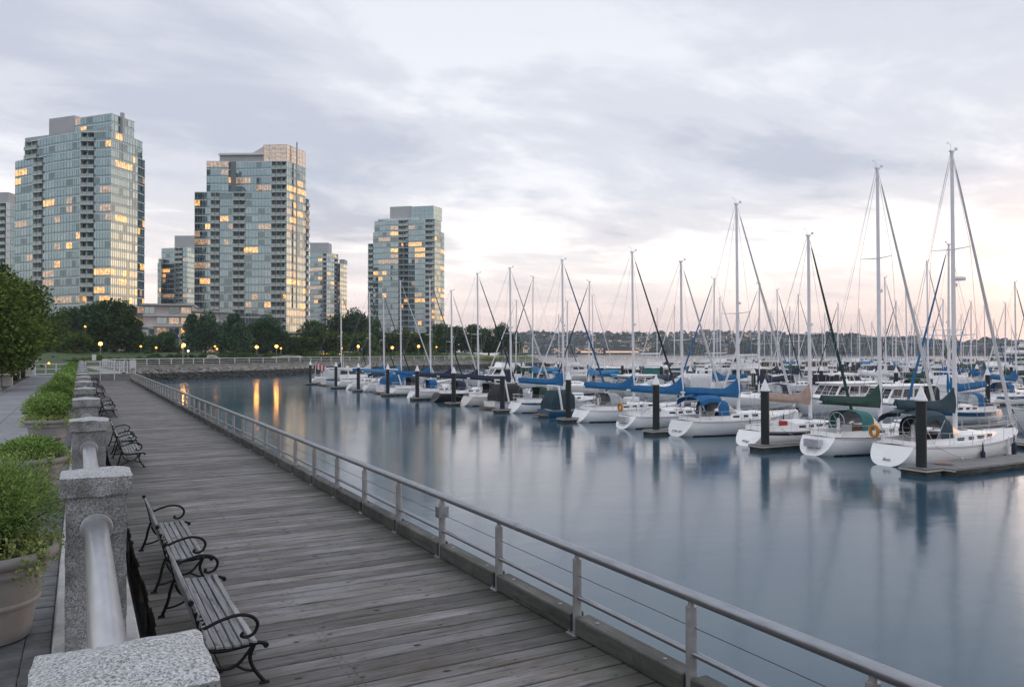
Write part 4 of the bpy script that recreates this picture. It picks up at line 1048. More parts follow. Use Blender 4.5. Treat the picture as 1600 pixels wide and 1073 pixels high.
tag(hedge('shore_shrubs', (480, 700), (208, 248), .9, 3.0, 9000, 'leaf_hedge', 3), 'shrubs behind the seawall below the third tower', 'hedge')
tag(hedge('yellow_shrubs', (700, 835), (246, 272), .9, 1.5, 5000, 'leaf_trail', 4), 'pale yellow green shrubs at the right end of the seawall', 'hedge')
tag(hedge('path_hedge', (40, 250), (156, 162), .85, 1.7, 9000, 'leaf_hedge', 12, 7), 'low green planting between the gate and the lawn', 'hedge')
tag(hedge('wall_hedge', (235, 480), (160, 196), .85, 1.5, 12000, 'leaf_dark', 13, 6), 'dark low hedge along the seawall walk', 'hedge')
tag(hedge('flower_bed', (60, 135), (150, 150), 1.0, 1.0, 2500, 'leaf_hedge', 5), 'low flower bed behind the end fence of the promenade', 'flower bed')
tag(hedge('promenade_hedge', (-14, 46), (66, 92), ZP, 1.0, 5000, 'leaf_dark', 6, 2.5, .14), 'dark clipped hedge behind the stone table at the left', 'hedge')

# ---- street lamps with glowing heads
lamp_post = MB().tube([(0, 0, 0), (0, 0, 1)], .09, 7).mesh('post', M['lamppost'])
lamp_head = MB().lathe([(.02, -.36), (.30, -.24), (.40, 0), (.30, .24), (.02, .36)], 12).mesh('lamp_globe', M['lampwarm'], True)
lamp_head2 = MB().lathe([(.02, -.22), (.2, -.14), (.25, 0), (.2, .14), (.02, .22)], 10).mesh('lamp_globe', M['lampsmall'], True)
lamp_w = MB().lathe([(.02, -.2), (.18, -.12), (.2, 0), (.18, .12), (.02, .2)], 10).mesh('lamp_globe', M['lampwhite'], True)
lamps = [(157, 163, 537, 0, 'glowing park lamp before the tree below the left tower'), (287, 176, 539, 0, 'bright street lamp below the terrace block'), (401, 196, 542, 0, 'bright street lamp, left of the pair below the middle tower'), (432, 198, 541, 0, 'bright street lamp, right of the pair below the middle tower'),
         (285, 177, 542, 1, 'smaller lamp just left of the bright lamp below the terrace block'), (336, 190, 541, 1, 'lamp glowing among the pointed trees'), (339, 192, 545, 1, 'lower lamp glowing among the pointed trees'), (439, 200, 544, 1, 'dim lamp right of the bright pair'),
         (534, 226, 544, 1, 'orange lamp left of the third tower'), (560, 230, 541, 0, 'street lamp left of the third tower, above the seawall'), (613, 240, 543, 0, 'street lamp below the left part of the third tower'), (654, 246, 541, 0, 'street lamp below the right part of the third tower'), (682, 250, 542, 1, 'lamp right of the third tower foot'),
         (294, 172, 548, 2, 'low white bollard light on the seawall walk'), (220, 185, 541, 1, 'warm light at the entrance pavilion, left'), (244, 186, 543, 1, 'warm light at the entrance pavilion, right'), (133, 178, 510, 1, 'orange light seen through the tree below the left tower')]
for (px, d, py, kd, lab) in lamps:
    X, Y = at(px, d); z = zat(py, d); e = empty('street_lamp', (X, Y, 1.2), 0, lab, 'street lamp', 'street lamps along the shore')
    if kd == 0 and px < 600:
        pl = bpy.data.lights.new('lamp_light', 'POINT'); pl.energy = 420; pl.color = (1.0, 0.42, 0.10); pl.shadow_soft_size = .45; lo = bpy.data.objects.new('lamp_light', pl); COL.objects.link(lo); lo.parent = e; lo.location = (0, 0, z-1.2)
    o = link('post', lamp_post, e); o.scale = (1, 1, z-1.2-.2)
    link('lamp_globe', (lamp_head, lamp_head2, lamp_w)[kd], e, (0, 0, z-1.2))
# ---- festoon row of small lights under trees
q = MB()
for i in range(16):
    X, Y = at(490+i*4.1+rnd.uniform(-1, 1), 232); q.lathe([(.01, -.12), (.12, 0), (.01, .12)], 6, (0, 0)); n = len(q.v)
    z = zat(553+rnd.uniform(-.8, .8), 232)
    for k_ in range(n-18, n): v = q.v[k_]; q.v[k_] = (v[0]+X, v[1]+Y, v[2]+z)
tag(q.build('festoon_lights', M['lampsmall']), 'row of tiny warm garden lights behind the seawall below the slim tower', 'lights')

# ---- things on the promenade, left
lp_ = empty('lamp_standard', (-4.75, 58.5, ZP), 0, 'blue grey lamp standard on octagonal base at the left edge of the promenade', 'street lamp')
MB().lathe([(.52, 0), (.52, .15), (.42, .3), (.36, 1.05), (.26, 1.25), (.16, 1.3)], 8).build('base', M['lamppost'], lp_)
MB().tube([(0, 0, 1.25), (0, 0, 6.2)], [.14, .09], 10).build('post', M['lamppost'], lp_, True)
MB().lathe([(.08, 6.2), (.28, 6.4), (.3, 6.6), (.1, 6.9)], 12).build('lantern', M['signw'], lp_, True)
tb = empty('stone_table', (-4.9, 67.5, ZP), 0, 'round pale stone table on tiled pedestals at the left of the promenade', 'table')
MB().lathe([(.85, .78), (.9, .80), (.9, .86), (.86, .88)], 28).build('table_top', M['stonew'], tb, True)
for (x, y_) in ((.35, 0), (-.3, .1)): MB().bev(-.3, .3, -.3, .3, 0, .78, .02).build('pedestal', M['stonew'], tb, loc=(x, y_, 0))
for (x, y_, hh, r_, lab) in ((-5.2, 76, 5.5, .13, 'slender pale pole rising behind the stone table'), (-4.9, 87, 5.0, .07, 'thin white pole left of the dark litter bins')):
    o = MB().tube([(x, y_, ZP-.1), (x, y_, ZP+hh)], [r_, r_*.8], 8).build('pole', M['stonew']); tag(o, lab, 'pole')
for (x, y_, lab) in ((-5.0, 80, 'dark metal litter bin behind the stone table'), (-4.9, 88, 'dark metal litter bin nearest the white kiosk')):
    e = empty('litter_bin', (x, y_, ZP), 0, lab, 'litter bin', 'dark litter bins')
    MB().lathe([(.34, 0), (.38, .1), (.40, 1.1), (.36, 1.2)], 12).build('body', M['iron'], e); MB().lathe([(.42, 1.2), (.40, 1.26), (.15, 1.34)], 12).build('lid', M['iron'], e)
kk = empty('white_kiosk', (-4.7, 94, ZP), 0, 'small white kiosk box at the far left end of the promenade', 'kiosk')
MB().bev(-.75, .75, -.6, .6, 0, 1.5, .03).build('body', M['signw'], kk); MB().box(-.5, .5, -.64, -.605, .25, 1.3).build('door', M['stonew'], kk); MB().bev(-.9, .9, -.7, .7, 1.5, 1.62, .02).build('roof', M['signw'], kk)
ks = empty('notice_board', (-5.2, 90, ZP), 0, 'small white sign on a frame left of the white kiosk', 'sign')
MB().box(-.42, .42, -.04, .04, 2.0, 2.5).build('board', M['signw'], ks)
for x in (-.4, .4): MB().box(x-.03, x+.03, -.03, .03, 0, 2.0).build('leg', M['steel_post'], ks)

# ---- gate and fence at the end of the boardwalk
gt = empty('end_gate', (3, 100.6, ZP), 0, 'white metal gate and fence across the far end of the boardwalk', 'gate')
for x in (-2.45, -1.0, .4, .95, 1.75): MB().box(x-.06, x+.06, -.06, .06, -.03, 1.45).build('post', M['signw'], gt)
MB().box(-2.45, 1.75, -.03, .03, 1.30, 1.40).build('top_rail', M['signw'], gt); MB().box(-2.45, 1.75, -.03, .03, .12, .18).build('bottom_rail', M['signw'], gt); MB().box(-2.45, 1.75, -.03, .03, .7, .75).build('middle_rail', M['signw'], gt)
q = MB()
for i in range(46): x = -2.45+i*.092; q.box(x-.008, x+.008, -.012, .012, .16, 1.32)
q.build('baluster', M['steel_post'], gt, kind='stuff')
for x in (-1.0, .4): MB().box(x-.05, x+.05, -1.0, -.9, -.75, 1.0).build('gate_post', M['signw'], gt)
nb2 = empty('notice_board', (5.35, 101.3, ZP), 0, 'white notice board beside the end gate, at the head of the railing', 'sign')
MB().box(-.34, .34, -.05, .05, .55, 1.5).build('board', M['signw'], nb2)
for x in (-.28, .28): MB().box(x-.04, x+.04, -.045, .045, -.3, .55).build('leg', M['signw'], nb2)
pf = empty('end_fence', (-2.3, 101.4, ZP), 0, 'low pale rail fence closing the far end of the promenade', 'fence')
for x in (-2, -1, 0, 1, 2): MB().box(x-.06, x+.06, -.06, .06, 0, 1.2).build('post', M['signw'], pf)
for z in (.55, 1.1): MB().box(-2.1, 2.3, -.04, .04, z-.05, z+.05).build('rail', M['signw'], pf)
o = MB().lathe([(.02, .0), (.14, .1), (.02, .22)], 8).build('bollard_light', M['lampsmall'], loc=(-3.0, 101.1, ZP+1.1)); tag(o, 'small orange light on the fence at the end of the promenade', 'light')
sg = empty('park_sign', (*at(147, 150), 1.0), 0, 'small white upright sign on the lawn left of the gate', 'sign')
MB().box(-.35, .35, -.05, .05, .6, 1.7).build('board', M['signw'], sg); MB().box(-.05, .05, -.04, .04, 0, .6).build('leg', M['steel_post'], sg)
# pale boulder on the seawall walk
q = MB(); q.v = [(v[0]*1.8, v[1]*1.5, v[2]*1.8) for v in rk[2].v]; q.f = list(rk[2].f); q.m = [0]*len(q.f)
o = q.build('boulder', M['rock'], loc=(*at(331, 178), 1.5)); tag(o, 'large pale boulder behind the seawall railing', 'boulder')
q = MB(); q.v = [(v[0]*9, v[1]*2, v[2]*1.6) for v in rk[3].v]; q.f = list(rk[3].f); q.m = [0]*len(q.f)
o = q.build('rock_group', M['rock'], loc=(*at(448, 192), 1.4), rot=(0, 0, .6)); tag(o, 'long pale rock behind the seawall below the middle tower', 'rock')

# ================================================================== FAR SHORE
def far_hill(name, seg, mt, seed, n=26000, leaf=14, depth=160):
    """tree covered ridge: px, top y, distance"""
    r_ = random.Random(seed); q = MB(); base = MB()
    for (px0, y0, d0), (px1, y1, d1) in zip(seg[:-1], seg[1:]):
        m_ = max(2, int(abs(px1-px0)/6))
        for i in range(m_):
            ta, tb_ = i/m_, (i+1)/m_
            A_ = at(px0+(px1-px0)*ta, d0+(d1-d0)*ta); B_ = at(px0+(px1-px0)*tb_, d0+(d1-d0)*tb_)
            za = zat(y0+(y1-y0)*ta, d0+(d1-d0)*ta)*.80; zb = zat(y0+(y1-y0)*tb_, d0+(d1-d0)*tb_)*.80
            A2 = at(px0+(px1-px0)*ta, d0+(d1-d0)*ta+depth*2.2); B2 = at(px0+(px1-px0)*tb_, d0+(d1-d0)*tb_+depth*2.2)
            base.quad((*A_, -2.2), (*B_, -2.2), (*B_, 1.0), (*A_, 1.0)); 
            Am = Vector(A_).lerp(Vector(A2), .33); Bm = Vector(B_).lerp(Vector(B2), .33)
            base.quad((*A_, 1.0), (*B_, 1.0), (Bm.x, Bm.y, zb), (Am.x, Am.y, za)); base.quad((Am.x, Am.y, za), (Bm.x, Bm.y, zb), (*B2, zb*.9), (*A2, za*.9))
    base.build(name+'_ground', M['farground'], kind='structure')
    tot = abs(seg[-1][0]-seg[0][0])
    for i in range(n):
        px = seg[0][0]+(seg[-1][0]-seg[0][0])*r_.random()
        for (px0, y0, d0), (px1, y1, d1) in zip(seg[:-1], seg[1:]):
            if px0 <= px <= px1: break
        t = (px-px0)/(px1-px0); d = d0+(d1-d0)*t; yt = y0+(y1-y0)*t
        yt -= 4.0*mn.noise(Vector((px*.09, seed, 1)))+2.2*mn.noise(Vector((px*.45, seed, 4)))
        s_ = r_.random(); dd = d+depth*s_; zt_ = zat(yt, d)*(.15+.85*s_)
        zg = 1+zt_*.55
        X, Y = at(px, dd); p = Vector((X, Y, max(1, zt_*r_.uniform(.72, 1.0))))
        a = Vector((r_.uniform(-1, 1), r_.uniform(-1, 1), r_.uniform(-.6, .8))).normalized(); b = a.cross(Vector((r_.uniform(-1, 1), r_.uniform(-1, 1), r_.uniform(-1, 1)))).normalized(); w_ = leaf*r_.uniform(.4, 1.2)*.5
        q.quad(p-a*w_, p+b*w_*.8, p+a*w_, p-b*w_*.8)
    return q.build(name, M[mt], kind='stuff')
M['farground'] = mat('far_shore_ground', (0.075, 0.085, 0.08), 0.9, var=.3, scale=.02)
M['farleaf'] = leaf_mat('far_leaves', (0.020, 0.038, 0.032), (0.048, 0.076, 0.060), 0.1)
M['farwall'] = mat('far_house_wall', (0.14, 0.145, 0.155), 0.8, var=0.2, scale=.05, rand=.5)
M['farroof'] = mat('far_house_roof', (0.12, 0.12, 0.13), 0.8, rand=.4)
M['farlit'] = emis('far_window_glow', (1.0, 0.62, 0.40), .75)
M['farwin'] = mat('far_window_dark', (0.05, 0.06, 0.07), 0.3)
D0 = 1500
tag(far_hill('far_woods', [(780, 517, D0), (850, 514, D0), (880, 521, D0), (905, 522, D0), (940, 519, D0), (990, 524, D0), (1060, 524, D0), (1130, 525, D0), (1190, 520, D0), (1225, 516, D0+50)], 'farleaf', 5, 30000, 11), 'band of dark trees along the top of the far hillside', 'trees')
tag(far_hill('wooded_point', [(1140, 540, 1150), (1190, 526, 1150), (1235, 518, 1150), (1300, 517, 1150), (1335, 518, 1150), (1370, 524, 1150), (1425, 523, 1150), (1470, 530, 1150), (1500, 534, 1150), (1545, 525, 1150), (1600, 531, 1150), (1700, 528, 1150)], 'farleaf', 6, 30000, 8, 120), 'dark wooded point on the far shore at the right', 'trees')
tag(far_hill('shore_copse', [(1020, 545, 1320), (1040, 530, 1320), (1075, 530, 1320), (1100, 540, 1320)], 'farleaf', 8, 4000, 8, 60), 'dark clump of trees on the far shore left of the long condominium', 'trees')
# hillside houses
hr = random.Random(3)
hm = []
for v in range(4):
    W_, D_, H_ = ((9, 9, 6), (16, 10, 7), (24, 11, 9), (14, 10, 10))[v]
    a = MB().box(-W_/2, W_/2, 0, D_, 0, H_).mesh('wall', M['farwall'])
    b = MB(); b.loft([[(-W_/2-.5, -.6, H_), (-W_/2-.5, D_/2, H_+(2.2 if v != 2 else .5)), (-W_/2-.5, D_+.6, H_)], [(W_/2+.5, -.6, H_), (W_/2+.5, D_/2, H_+(2.2 if v != 2 else .5)), (W_/2+.5, D_+.6, H_)]], close=True); b = b.mesh('roof', M['farroof'])
    wm = []
    for lit in (0, 1, 2):
        q = MB(); rr = random.Random(v*10+lit)
        for f in range(int(H_/3)):
            for i in range(int(W_/3)):
                q.mi = 1 if rr.random() < (.12, .45, .75)[lit] else 0
                q.box(-W_/2+.6+i*3, -W_/2+2.6+i*3, -.12, .02, .8+f*3, 2.4+f*3)
        wm.append(q.mesh('window_row', [M['farwin'], M['farlit']]))
    hm.append((a, b, wm))
nh = 0
side = lambda px: 'left' if px < 930 else ('middle' if px < 1040 else 'right')
terr = ['at the waterfront', 'just above the waterfront', 'low on the slope', 'halfway up the slope', 'high on the slope', 'under the ridge trees']
used = {}
for row in range(6):
    px = 806+hr.uniform(0, 6)
    while px < 1225:
        v = hr.randrange(4); W_ = (9, 16, 24, 14)[v]
        if not (1035 < px < 1090 and row < 3) and hr.random() < .62:
            d = D0-55+row*34; yb = 551.5-row*4.6+hr.uniform(-.8, .8)
            X, Y = at(px, d); e = empty('hillside_house', (X, Y, zat(yb, d)), -YAW-(px-800)/F*.9+hr.uniform(-.3, .3))
            land = ['left of the warm lit boat sheds', 'behind the fifth-largest mast', 'near the long condominium'][0 if px < 930 else 1 if px < 1040 else 2]
            key = (row, int((px-800)/45)); used[key] = used.get(key, 0)+1
            nr = sum(c for (r2, _), c in used.items() if r2 == row)
            tag(e, 'small pale far house %s, %s from the left' % (terr[row], ordl(nr)), 'house', 'houses on the far hillside')
            a, b, wm = hm[v]; link('wall', a, e); link('roof', b, e); link('window_row', wm[hr.choice([0, 0, 1, 1, 2])], e); nh += 1
        px += W_*F/1500*1.02+hr.uniform(0, 3.2)
# condominium slab on the hill
cd = empty('condominium', (*at(1100, 1560), 18), -YAW-.24, 'long dark condominium slab on the far hill behind the masts', 'building')
MB().box(-29, 29, 0, 18, -20, 24).build('wall', M['farwall'], cd); MB().box(-10, 12, 3, 14, 24, 29).build('penthouse', M['farroof'], cd)
MB().box(-29, -16, -3, 0, -20, 22).box(14, 29, -4, 0, -20, 27).build('wing', M['farwall'], cd)
fl_ = MB()
for f in range(8):
    for i in range(16): 
        me_ = MB().box(-1.3, 1.3, -.15, .05, -.9, .9)
        pass
wA = MB().box(-1.2, 1.2, -.15, .05, -.9, .9).mesh('window', M['farwin']); wB = MB().box(-1.2, 1.2, -.15, .05, -.9, .9).mesh('window', M['farlit'])
for f in range(8):
    for i in range(17):
        x = -27+i*3.4; yo = -3 if x < -16 else (-4 if x > 14 else 0)
        link('window', wB if hr.random() < .18 else wA, cd, (x, yo-.05, 1+f*2.8))
r5 = random.Random(5); q = MB()
for i in range(16000):
    px = r5.uniform(795, 1225); row = r5.uniform(0, 6); d = D0-50+row*34; X, Y = at(px, d)
    if mn.noise(Vector((px*.11, row*1.3, 3))) < -.05: continue
    yb = 551.5-row*4.6; p = Vector((X, Y, zat(yb, d)+r5.uniform(0, 9)))
    a = Vector((r5.uniform(-1, 1), r5.uniform(-1, 1), r5.uniform(-.6, .8))).normalized(); b = a.cross(Vector((r5.uniform(-1, 1), r5.uniform(-1, 1), r5.uniform(-1, 1)))).normalized(); w_ = r5.uniform(2, 5)
    q.quad(p-a*w_, p+b*w_*.8, p+a*w_, p-b*w_*.8)
tag(q.build('garden_trees', M['farleaf'], kind='stuff'), 'trees growing between the houses on the far hillside', 'trees')
# warm boat sheds at the far waterfront
for px, w_, lab in ((918, 26, 'low shed glowing orange on the far waterfront, left one'), (972, 60, 'long low shed with a glowing front on the far waterfront')):
    e = empty('waterfront_shed', (*at(px, D0-70), .5), -YAW-(px-800)/F, lab, 'building')
    MB().box(-w_/2, w_/2, 0, 12, 0, 5).build('wall', M['farwall'], e); MB().box(-w_/2-1, w_/2+1, -1, 13, 5, 6).build('roof', M['farroof'], e); MB().box(-w_/2+1, w_/2-1, -.2, -.02, 1.2, 4).build('lit_front', M['farlit'], e)
# ================================================================== BOATS
WZ = -2.0
def hull_secs(L, B, fb, fs, n=16, transom=.62, rake=.9, full=.0, tw=.56, kn=9, tz=-.02, pw=1.0):
    """fb: freeboard at bow, fs: at stern, transom: how far the reverse transom leans, tw: transom width ratio"""
    secs = []
    for i in range(n+1):
        t = i/n
        b = B/2*((tw+(1-tw)*math.sin(min(1, t/.42)*math.pi/2)) if t < .42 else (max(0, 1-((t-.42)/.58)**(2.1+full)))**(.82))
        b = max(b, .02)
        zs = fs+(fb-fs)*t**1.6-.10*math.sin(math.pi*t)
        zk = tz-.42*math.sin(math.pi*min(1, t*1.15+.08))**.6 if t > .001 else tz
        if t > .86: zk = zk*(1-(t-.86)/.14)+(.0)*(t-.86)
        sec = []
        for k in range(kn):
            a = k/(kn-1)*math.pi/2
            yy = b*math.sin(a)**(.75 if t < .5 else .75+.5*(t-.5)*pw)
            zz = zk+(zs-zk)*(1-math.cos(a)**1.0)**(1.05+.5*max(0, t-.6))
            fr = (zz-zk)/max(.01, zs-zk)
            x = L*t
            x += transom*fr*(1-t)**6 if transom > 0 else 0
            x -= rake*(1-fr)**1.2*(t**7)
            sec.append((x, yy, zz))
        full_ = [(p[0], -p[1], p[2]) for p in reversed(sec)]+sec[1:]
        secs.append(full_)
    return secs
def sheer(secs): return [(s_[0], s_[-1]) for s_ in secs]
def lerp(a, b, t): return a+(b-a)*t
def sheer_at(secs, x):
    P = [s_[-1] for s_ in secs]
    for a, b in zip(P[:-1], P[1:]):
        if a[0] <= x <= b[0]:
            t = (x-a[0])/max(1e-6, b[0]-a[0]); return lerp(a[1], b[1], t), lerp(a[2], b[2], t)
    return (P[0][1], P[0][2]) if x < P[0][0] else (P[-1][1], P[-1][2])
def arch(x, w_, z0, h_, n=9, sq=.55):
    out = []
    for i in range(n):
        a = math.pi*i/(n-1); out.append((x, -w_*(math.copysign(abs(math.cos(a))**sq, math.cos(a))), z0+h_*math.sin(a)**sq))
    return out

def sailboat(L=11.5, B=3.5, H=15, cover='blue', furl='whitec', stripe=None, hullm='hull', dodger=None, bimini=None, spread=2, detail=2, name=None, label=None, cat='sailboat', wheel=True, buoy=False, ladder=False, reg=None, mastx=None, radar=False, washboard=None, boomlow=0.0, cabin=1.0, coverlen=4.6):
    root = empty('sailboat', (0, 0, 0)); tag(root, label, cat)
    fb, fs = 1.35*L/11.5, 1.0*L/11.5
    secs = hull_secs(L, B, fb, fs, n=18 if detail > 1 else 11, kn=9 if detail > 1 else 6)
    q = MB(); q.loft(secs, True, False); nf = len(q.f)
    q.build('hull', M[hullm], root, smooth=True)
    if stripe or detail > 1:
        q = MB()
        for s_ in (-1, 1):
            for a, b in zip(secs[:-1], secs[1:]):
                def pt(sec, f_):
                    i = len(sec)-1; p, p2 = sec[i], sec[i-1]; v = Vector(p).lerp(Vector(p2), f_); return (v.x, s_*(v.y+.012), v.z)
                w0, w1 = (.12, .75) if stripe else (.16, .26)
                q.quad(pt(a, w0), pt(b, w0), pt(b, w1), pt(a, w1))
        q.build('hull_stripe', M[stripe or 'rig'], root)
    q = MB()   # dark waterline
    for s_ in (-1, 1):
        for a, b in zip(secs[:-1], secs[1:]):
            def wl_(sec, z):
                for p, p2 in zip(sec[len(sec)//2:-1], sec[len(sec)//2+1:]):
                    if p[2] <= z <= p2[2]:
                        t = (z-p[2])/max(1e-6, p2[2]-p[2]); return (lerp(p[0], p2[0], t), s_*(lerp(p[1], p2[1], t)+.012), z)
                return (sec[len(sec)//2][0], s_*.03, z)
            q.quad(wl_(a, -.05), wl_(b, -.05), wl_(b, .07), wl_(a, .07))
    q.build('boot_top', M['bottom'], root)
    # deck
    q = MB()
    for a, b in zip(secs[:-1], secs[1:]):
        P0, P1, P2, P3 = a[-1], b[-1], b[0], a[0]
        ca = (a[-1][0], 0, a[-1][2]+.06); cb_ = (b[-1][0], 0, b[-1][2]+.06)
        q.quad(P3, P2, cb_, ca); q.quad(ca, cb_, P1, P0)
    q.build('deck', M['deckw'], root)
    # toe rail
    if detail > 1:
        q = MB()
        for s_ in (0, -1): q.tube([(s2[s_][0], s2[s_][1], s2[s_][2]+.02) for s2 in secs], .022, 5)
        q.build('toe_rail', M['teak' if cover in ('green', 'tan') else 'alu'], root)
    zd = lambda x: sheer_at(secs, x)[1]+.03
    # coachroof
    x0, x1 = L*.34, L*.80; ch = .42*cabin
    S_ = []
    for i, (t, wf, hf) in enumerate([(0, .62, 1.0), (.02, .63, 1.05), (.35, .62, 1.0), (.7, .55, .72), (.93, .38, .35), (1, .30, .06)]):
        x = lerp(x0, x1, t); w_, z_ = sheer_at(secs, x); w_ *= wf; h_ = ch*hf; zz = z_+.02
        S_.append([(x, -w_, zz), (x, -w_*.93, zz+h_*.82), (x, -w_*.55, zz+h_*1.02), (x, 0, zz+h_*1.10), (x, w_*.55, zz+h_*1.02), (x, w_*.93, zz+h_*.82), (x, w_, zz)])
    MB().loft(S_, True, True).build('cabin', M['white'], root, True)
    # cabin windows
    nw = 4 if detail > 1 else 3
    for s_ in (-1, 1):
        for i in range(nw):
            t = .10+i*.17; x = lerp(x0, x1, t); w_, z_ = sheer_at(secs, x); hf = lerp(1.0, .8, t)
            Mx = Matrix.Translation((x, s_*(w_*.62*.962+.012), z_+.02+ch*hf*.45)) @ Matrix.Rotation(s_*-.12, 4, 'X')
            MB().bev(-.27 if i % 2 == 0 else -.2, .27 if i % 2 == 0 else .2, -.012, .012, -.08, .08, .01, Mx).build('cabin_window', M['bwin'], root)
    # hatches
    for t in (.45, .72):
        x = lerp(x0, x1, t); w_, z_ = sheer_at(secs, x); hz = z_+.02+ch*(.95 if t < .5 else .72)*1.06
        MB().bev(-.26, .26, -.26, .26, 0, .05, .015).build('deck_hatch', M['bwin'], root, loc=(x, 0, hz-.02), rot=(0, .03 if t < .5 else .10, 0))
    # cockpit
    cx0, cx1 = L*.075+.45, x0-.02; w_, z_ = sheer_at(secs, (cx0+cx1)/2)
    q = MB()
    for s_ in (-1, 1): q.box(cx0, cx1+.1, s_*w_*.60-.09, s_*w_*.60+.09, z_-.02, z_+.30)
    q.box(cx0-.06, cx0+.10, -w_*.6, w_*.6, z_-.02, z_+.22)
    q.build('coaming', M['white'], root)
    MB().box(cx0+.1, cx1, -w_*.26, w_*.26, z_+.05, z_+.075).build('cockpit_sole', M['teak'] if detail > 1 else M['deckw'], root)
    MB().box(x0-.05, x0-.012, -.30, .30, z_+.08, z_+.50).build('companionway', M[washboard or 'bwin'], root)
    if wheel:
        q = MB(); cz = z_+.75; cx = cx0+.75
        ring = [(cx, .46*math.cos(TAU*k/18), cz+.46*math.sin(TAU*k/18)) for k in range(18)]; q.tube(ring, .018, 5, closed=True)
        for k in range(3): q.tube([(cx, .46*math.cos(TAU*k/6), cz+.46*math.sin(TAU*k/6)), (cx, -.46*math.cos(TAU*k/6), cz-.46*math.sin(TAU*k/6))], .01, 4)
        q.build('steering_wheel', M['chrome'], root); MB().tube([(cx+.12, 0, z_+.05), (cx+.12, 0, z_+.9)], [.10, .07], 8).build('binnacle', M['white'], root)
    # mast and boom
    mx = mastx or L*.53; zc = zd(mx)+ch*.95
    rk_ = -.010*H
    q = MB().tube([(mx, 0, zc-.1), (mx+rk_*.5, 0, H*.5), (mx+rk_, 0, H)], [.105, .10, .075] if detail > 1 else [.085, .085, .065], 10)
    q.box(mx+rk_-.16, mx+rk_+.14, -.05, .05, H-.02, H+.07)
    q.tube([(mx+rk_-.1, 0, H), (mx+rk_-.1, 0, H+.35), (mx+rk_-.35, 0, H+.40)], .010, 4); q.tube([(mx+rk_+.1, 0, H), (mx+rk_+.34, 0, H+.17)], .012, 4)
    q.box(mx+rk_+.28, mx+rk_+.40, -.04, .04, H+.12, H+.24); q.tube([(mx+rk_-.45, -.1, H+.40), (mx+rk_-.25, .1, H+.40)], .012, 4)
    q.box(mx+.08, mx+.18, -.05, .05, H*.56, H*.56+.16)
    q.build('mast', M['alu'], root, True)
    bz = zc+.95+boomlow
    bl = coverlen if cover else 4.4
    MB().tube([(mx-.1, 0, bz), (mx-bl-.25, 0, bz+.36)], .065, 8).build('boom', M['alu'], root, True)
    if cover:
        S_ = []; hmast = 1.35
        for i in range(15):
            t = i/14; x = mx+.10-(bl+.05)*t
            hh = .46+.10*(1-t)+(hmast-.45)*max(0, 1-t/.34)**1.7; ww = .12+.11*math.sin(math.pi*min(1, (1-t)*.9+.08)) ; ww *= (1-.35*max(0, 1-t/.25))
            zb_ = bz-.12+.36*t
            dz_ = .03*mn.noise(Vector((x*1.3, L, H)))
            S_.append([(x, -ww*.6, zb_), (x, -ww, zb_+hh*.28), (x, -ww*.85, zb_+hh*.6), (x, -.03, zb_+hh+dz_), (x, .03, zb_+hh+dz_), (x, ww*.85, zb_+hh*.6), (x, ww, zb_+hh*.28), (x, ww*.6, zb_)])
        MB().loft(S_, close=True).build('sail_cover', M[cover], root, True)
    # forestay with furled sail
    top = Vector((mx+rk_+.12, 0, H-.25)); bow = Vector((L-.12, 0, fb+.12))
    q = MB(); P = [bow.lerp(top, t) for t in (0, .03, .08, .5, .9, .955, .96, 1)]
    sag = [Vector((0, 0, 0))]*8
    q.tube(P, [.03, .10, .095, .075, .045, .03, .012, .012], 7)
    if furl: q.build('furled_sail', M[furl], root, True)
    q = MB(); r_ = .010 if detail > 1 else .009
    tp = Vector((mx+rk_-.1, 0, H-.03))
    q.tube([tuple(tp), (.55, 0, fs+.1)], r_, 3)
    if not furl: q.tube([tuple(bow), tuple(top)], r_, 3)
    wm_, zm_ = sheer_at(secs, mx-.1)
    sps = [H*.40, H*.68] if spread == 2 else [H*.52]
    if spread == 0: sps = []
    for s_ in (-1, 1):
        pts_ = [(mx-.15, s_*wm_*.92, zm_+.03)]
        for k_, zz in enumerate(sps): pts_.append((mx+rk_*zz/H-.2, s_*(.92-.2*k_)*wm_*.75, zz))
        pts_.append((mx+rk_, 0, H-.1)); q.tube(pts_, r_, 3)
        q.tube([(mx-.35, s_*wm_*.9, zm_+.03), (mx+rk_*.4, s_*.08, (sps[0] if sps else H*.5)-.05)], r_, 3)
    q.tube([(mx-bl-.1, 0, bz+.1), tuple(tp)], r_*.7, 3)
    q.build('rigging', M['rig' if detail > 1 else 'rigfar'], root, kind='stuff')
    if sps:
        q = MB()
        for k_, zz in enumerate(sps):
            for s_ in (-1, 1): q.tube([(mx+rk_*zz/H, 0, zz), (mx+rk_*zz/H-.2, s_*(.92-.2*k_)*wm_*.75, zz+.04)], [.035, .018], 5)
        q.build('spreader', M['alu'], root)
    if radar: MB().lathe([(.02, 0), (.28, .02), (.30, .12), (.24, .2), (.02, .22)], 14).build('radar_dome', M['white'], root, True, loc=(mx+.42, 0, H*.58))
    # rails and lifelines
    q = MB(); n_ = 7
    for s_ in (-1, 1):
        tops = []; mids = []
        for i in range(n_):
            x = lerp(L*.06+.4, L*.90, i/(n_-1)); w_, z_ = sheer_at(secs, x); tops.append((x, s_*(w_-.04), z_+.62)); mids.append((x, s_*(w_-.04), z_+.33)); q.tube([(x, s_*(w_-.04), z_), (x, s_*(w_-.04), z_+.63)], .014, 4)
        q.tube(tops, .008, 3); q.tube(mids, .007, 3)
    q.build('lifelines', M['chrome'], root)
    q = MB(); xb = L*.90; w_, z_ = sheer_at(secs, xb)
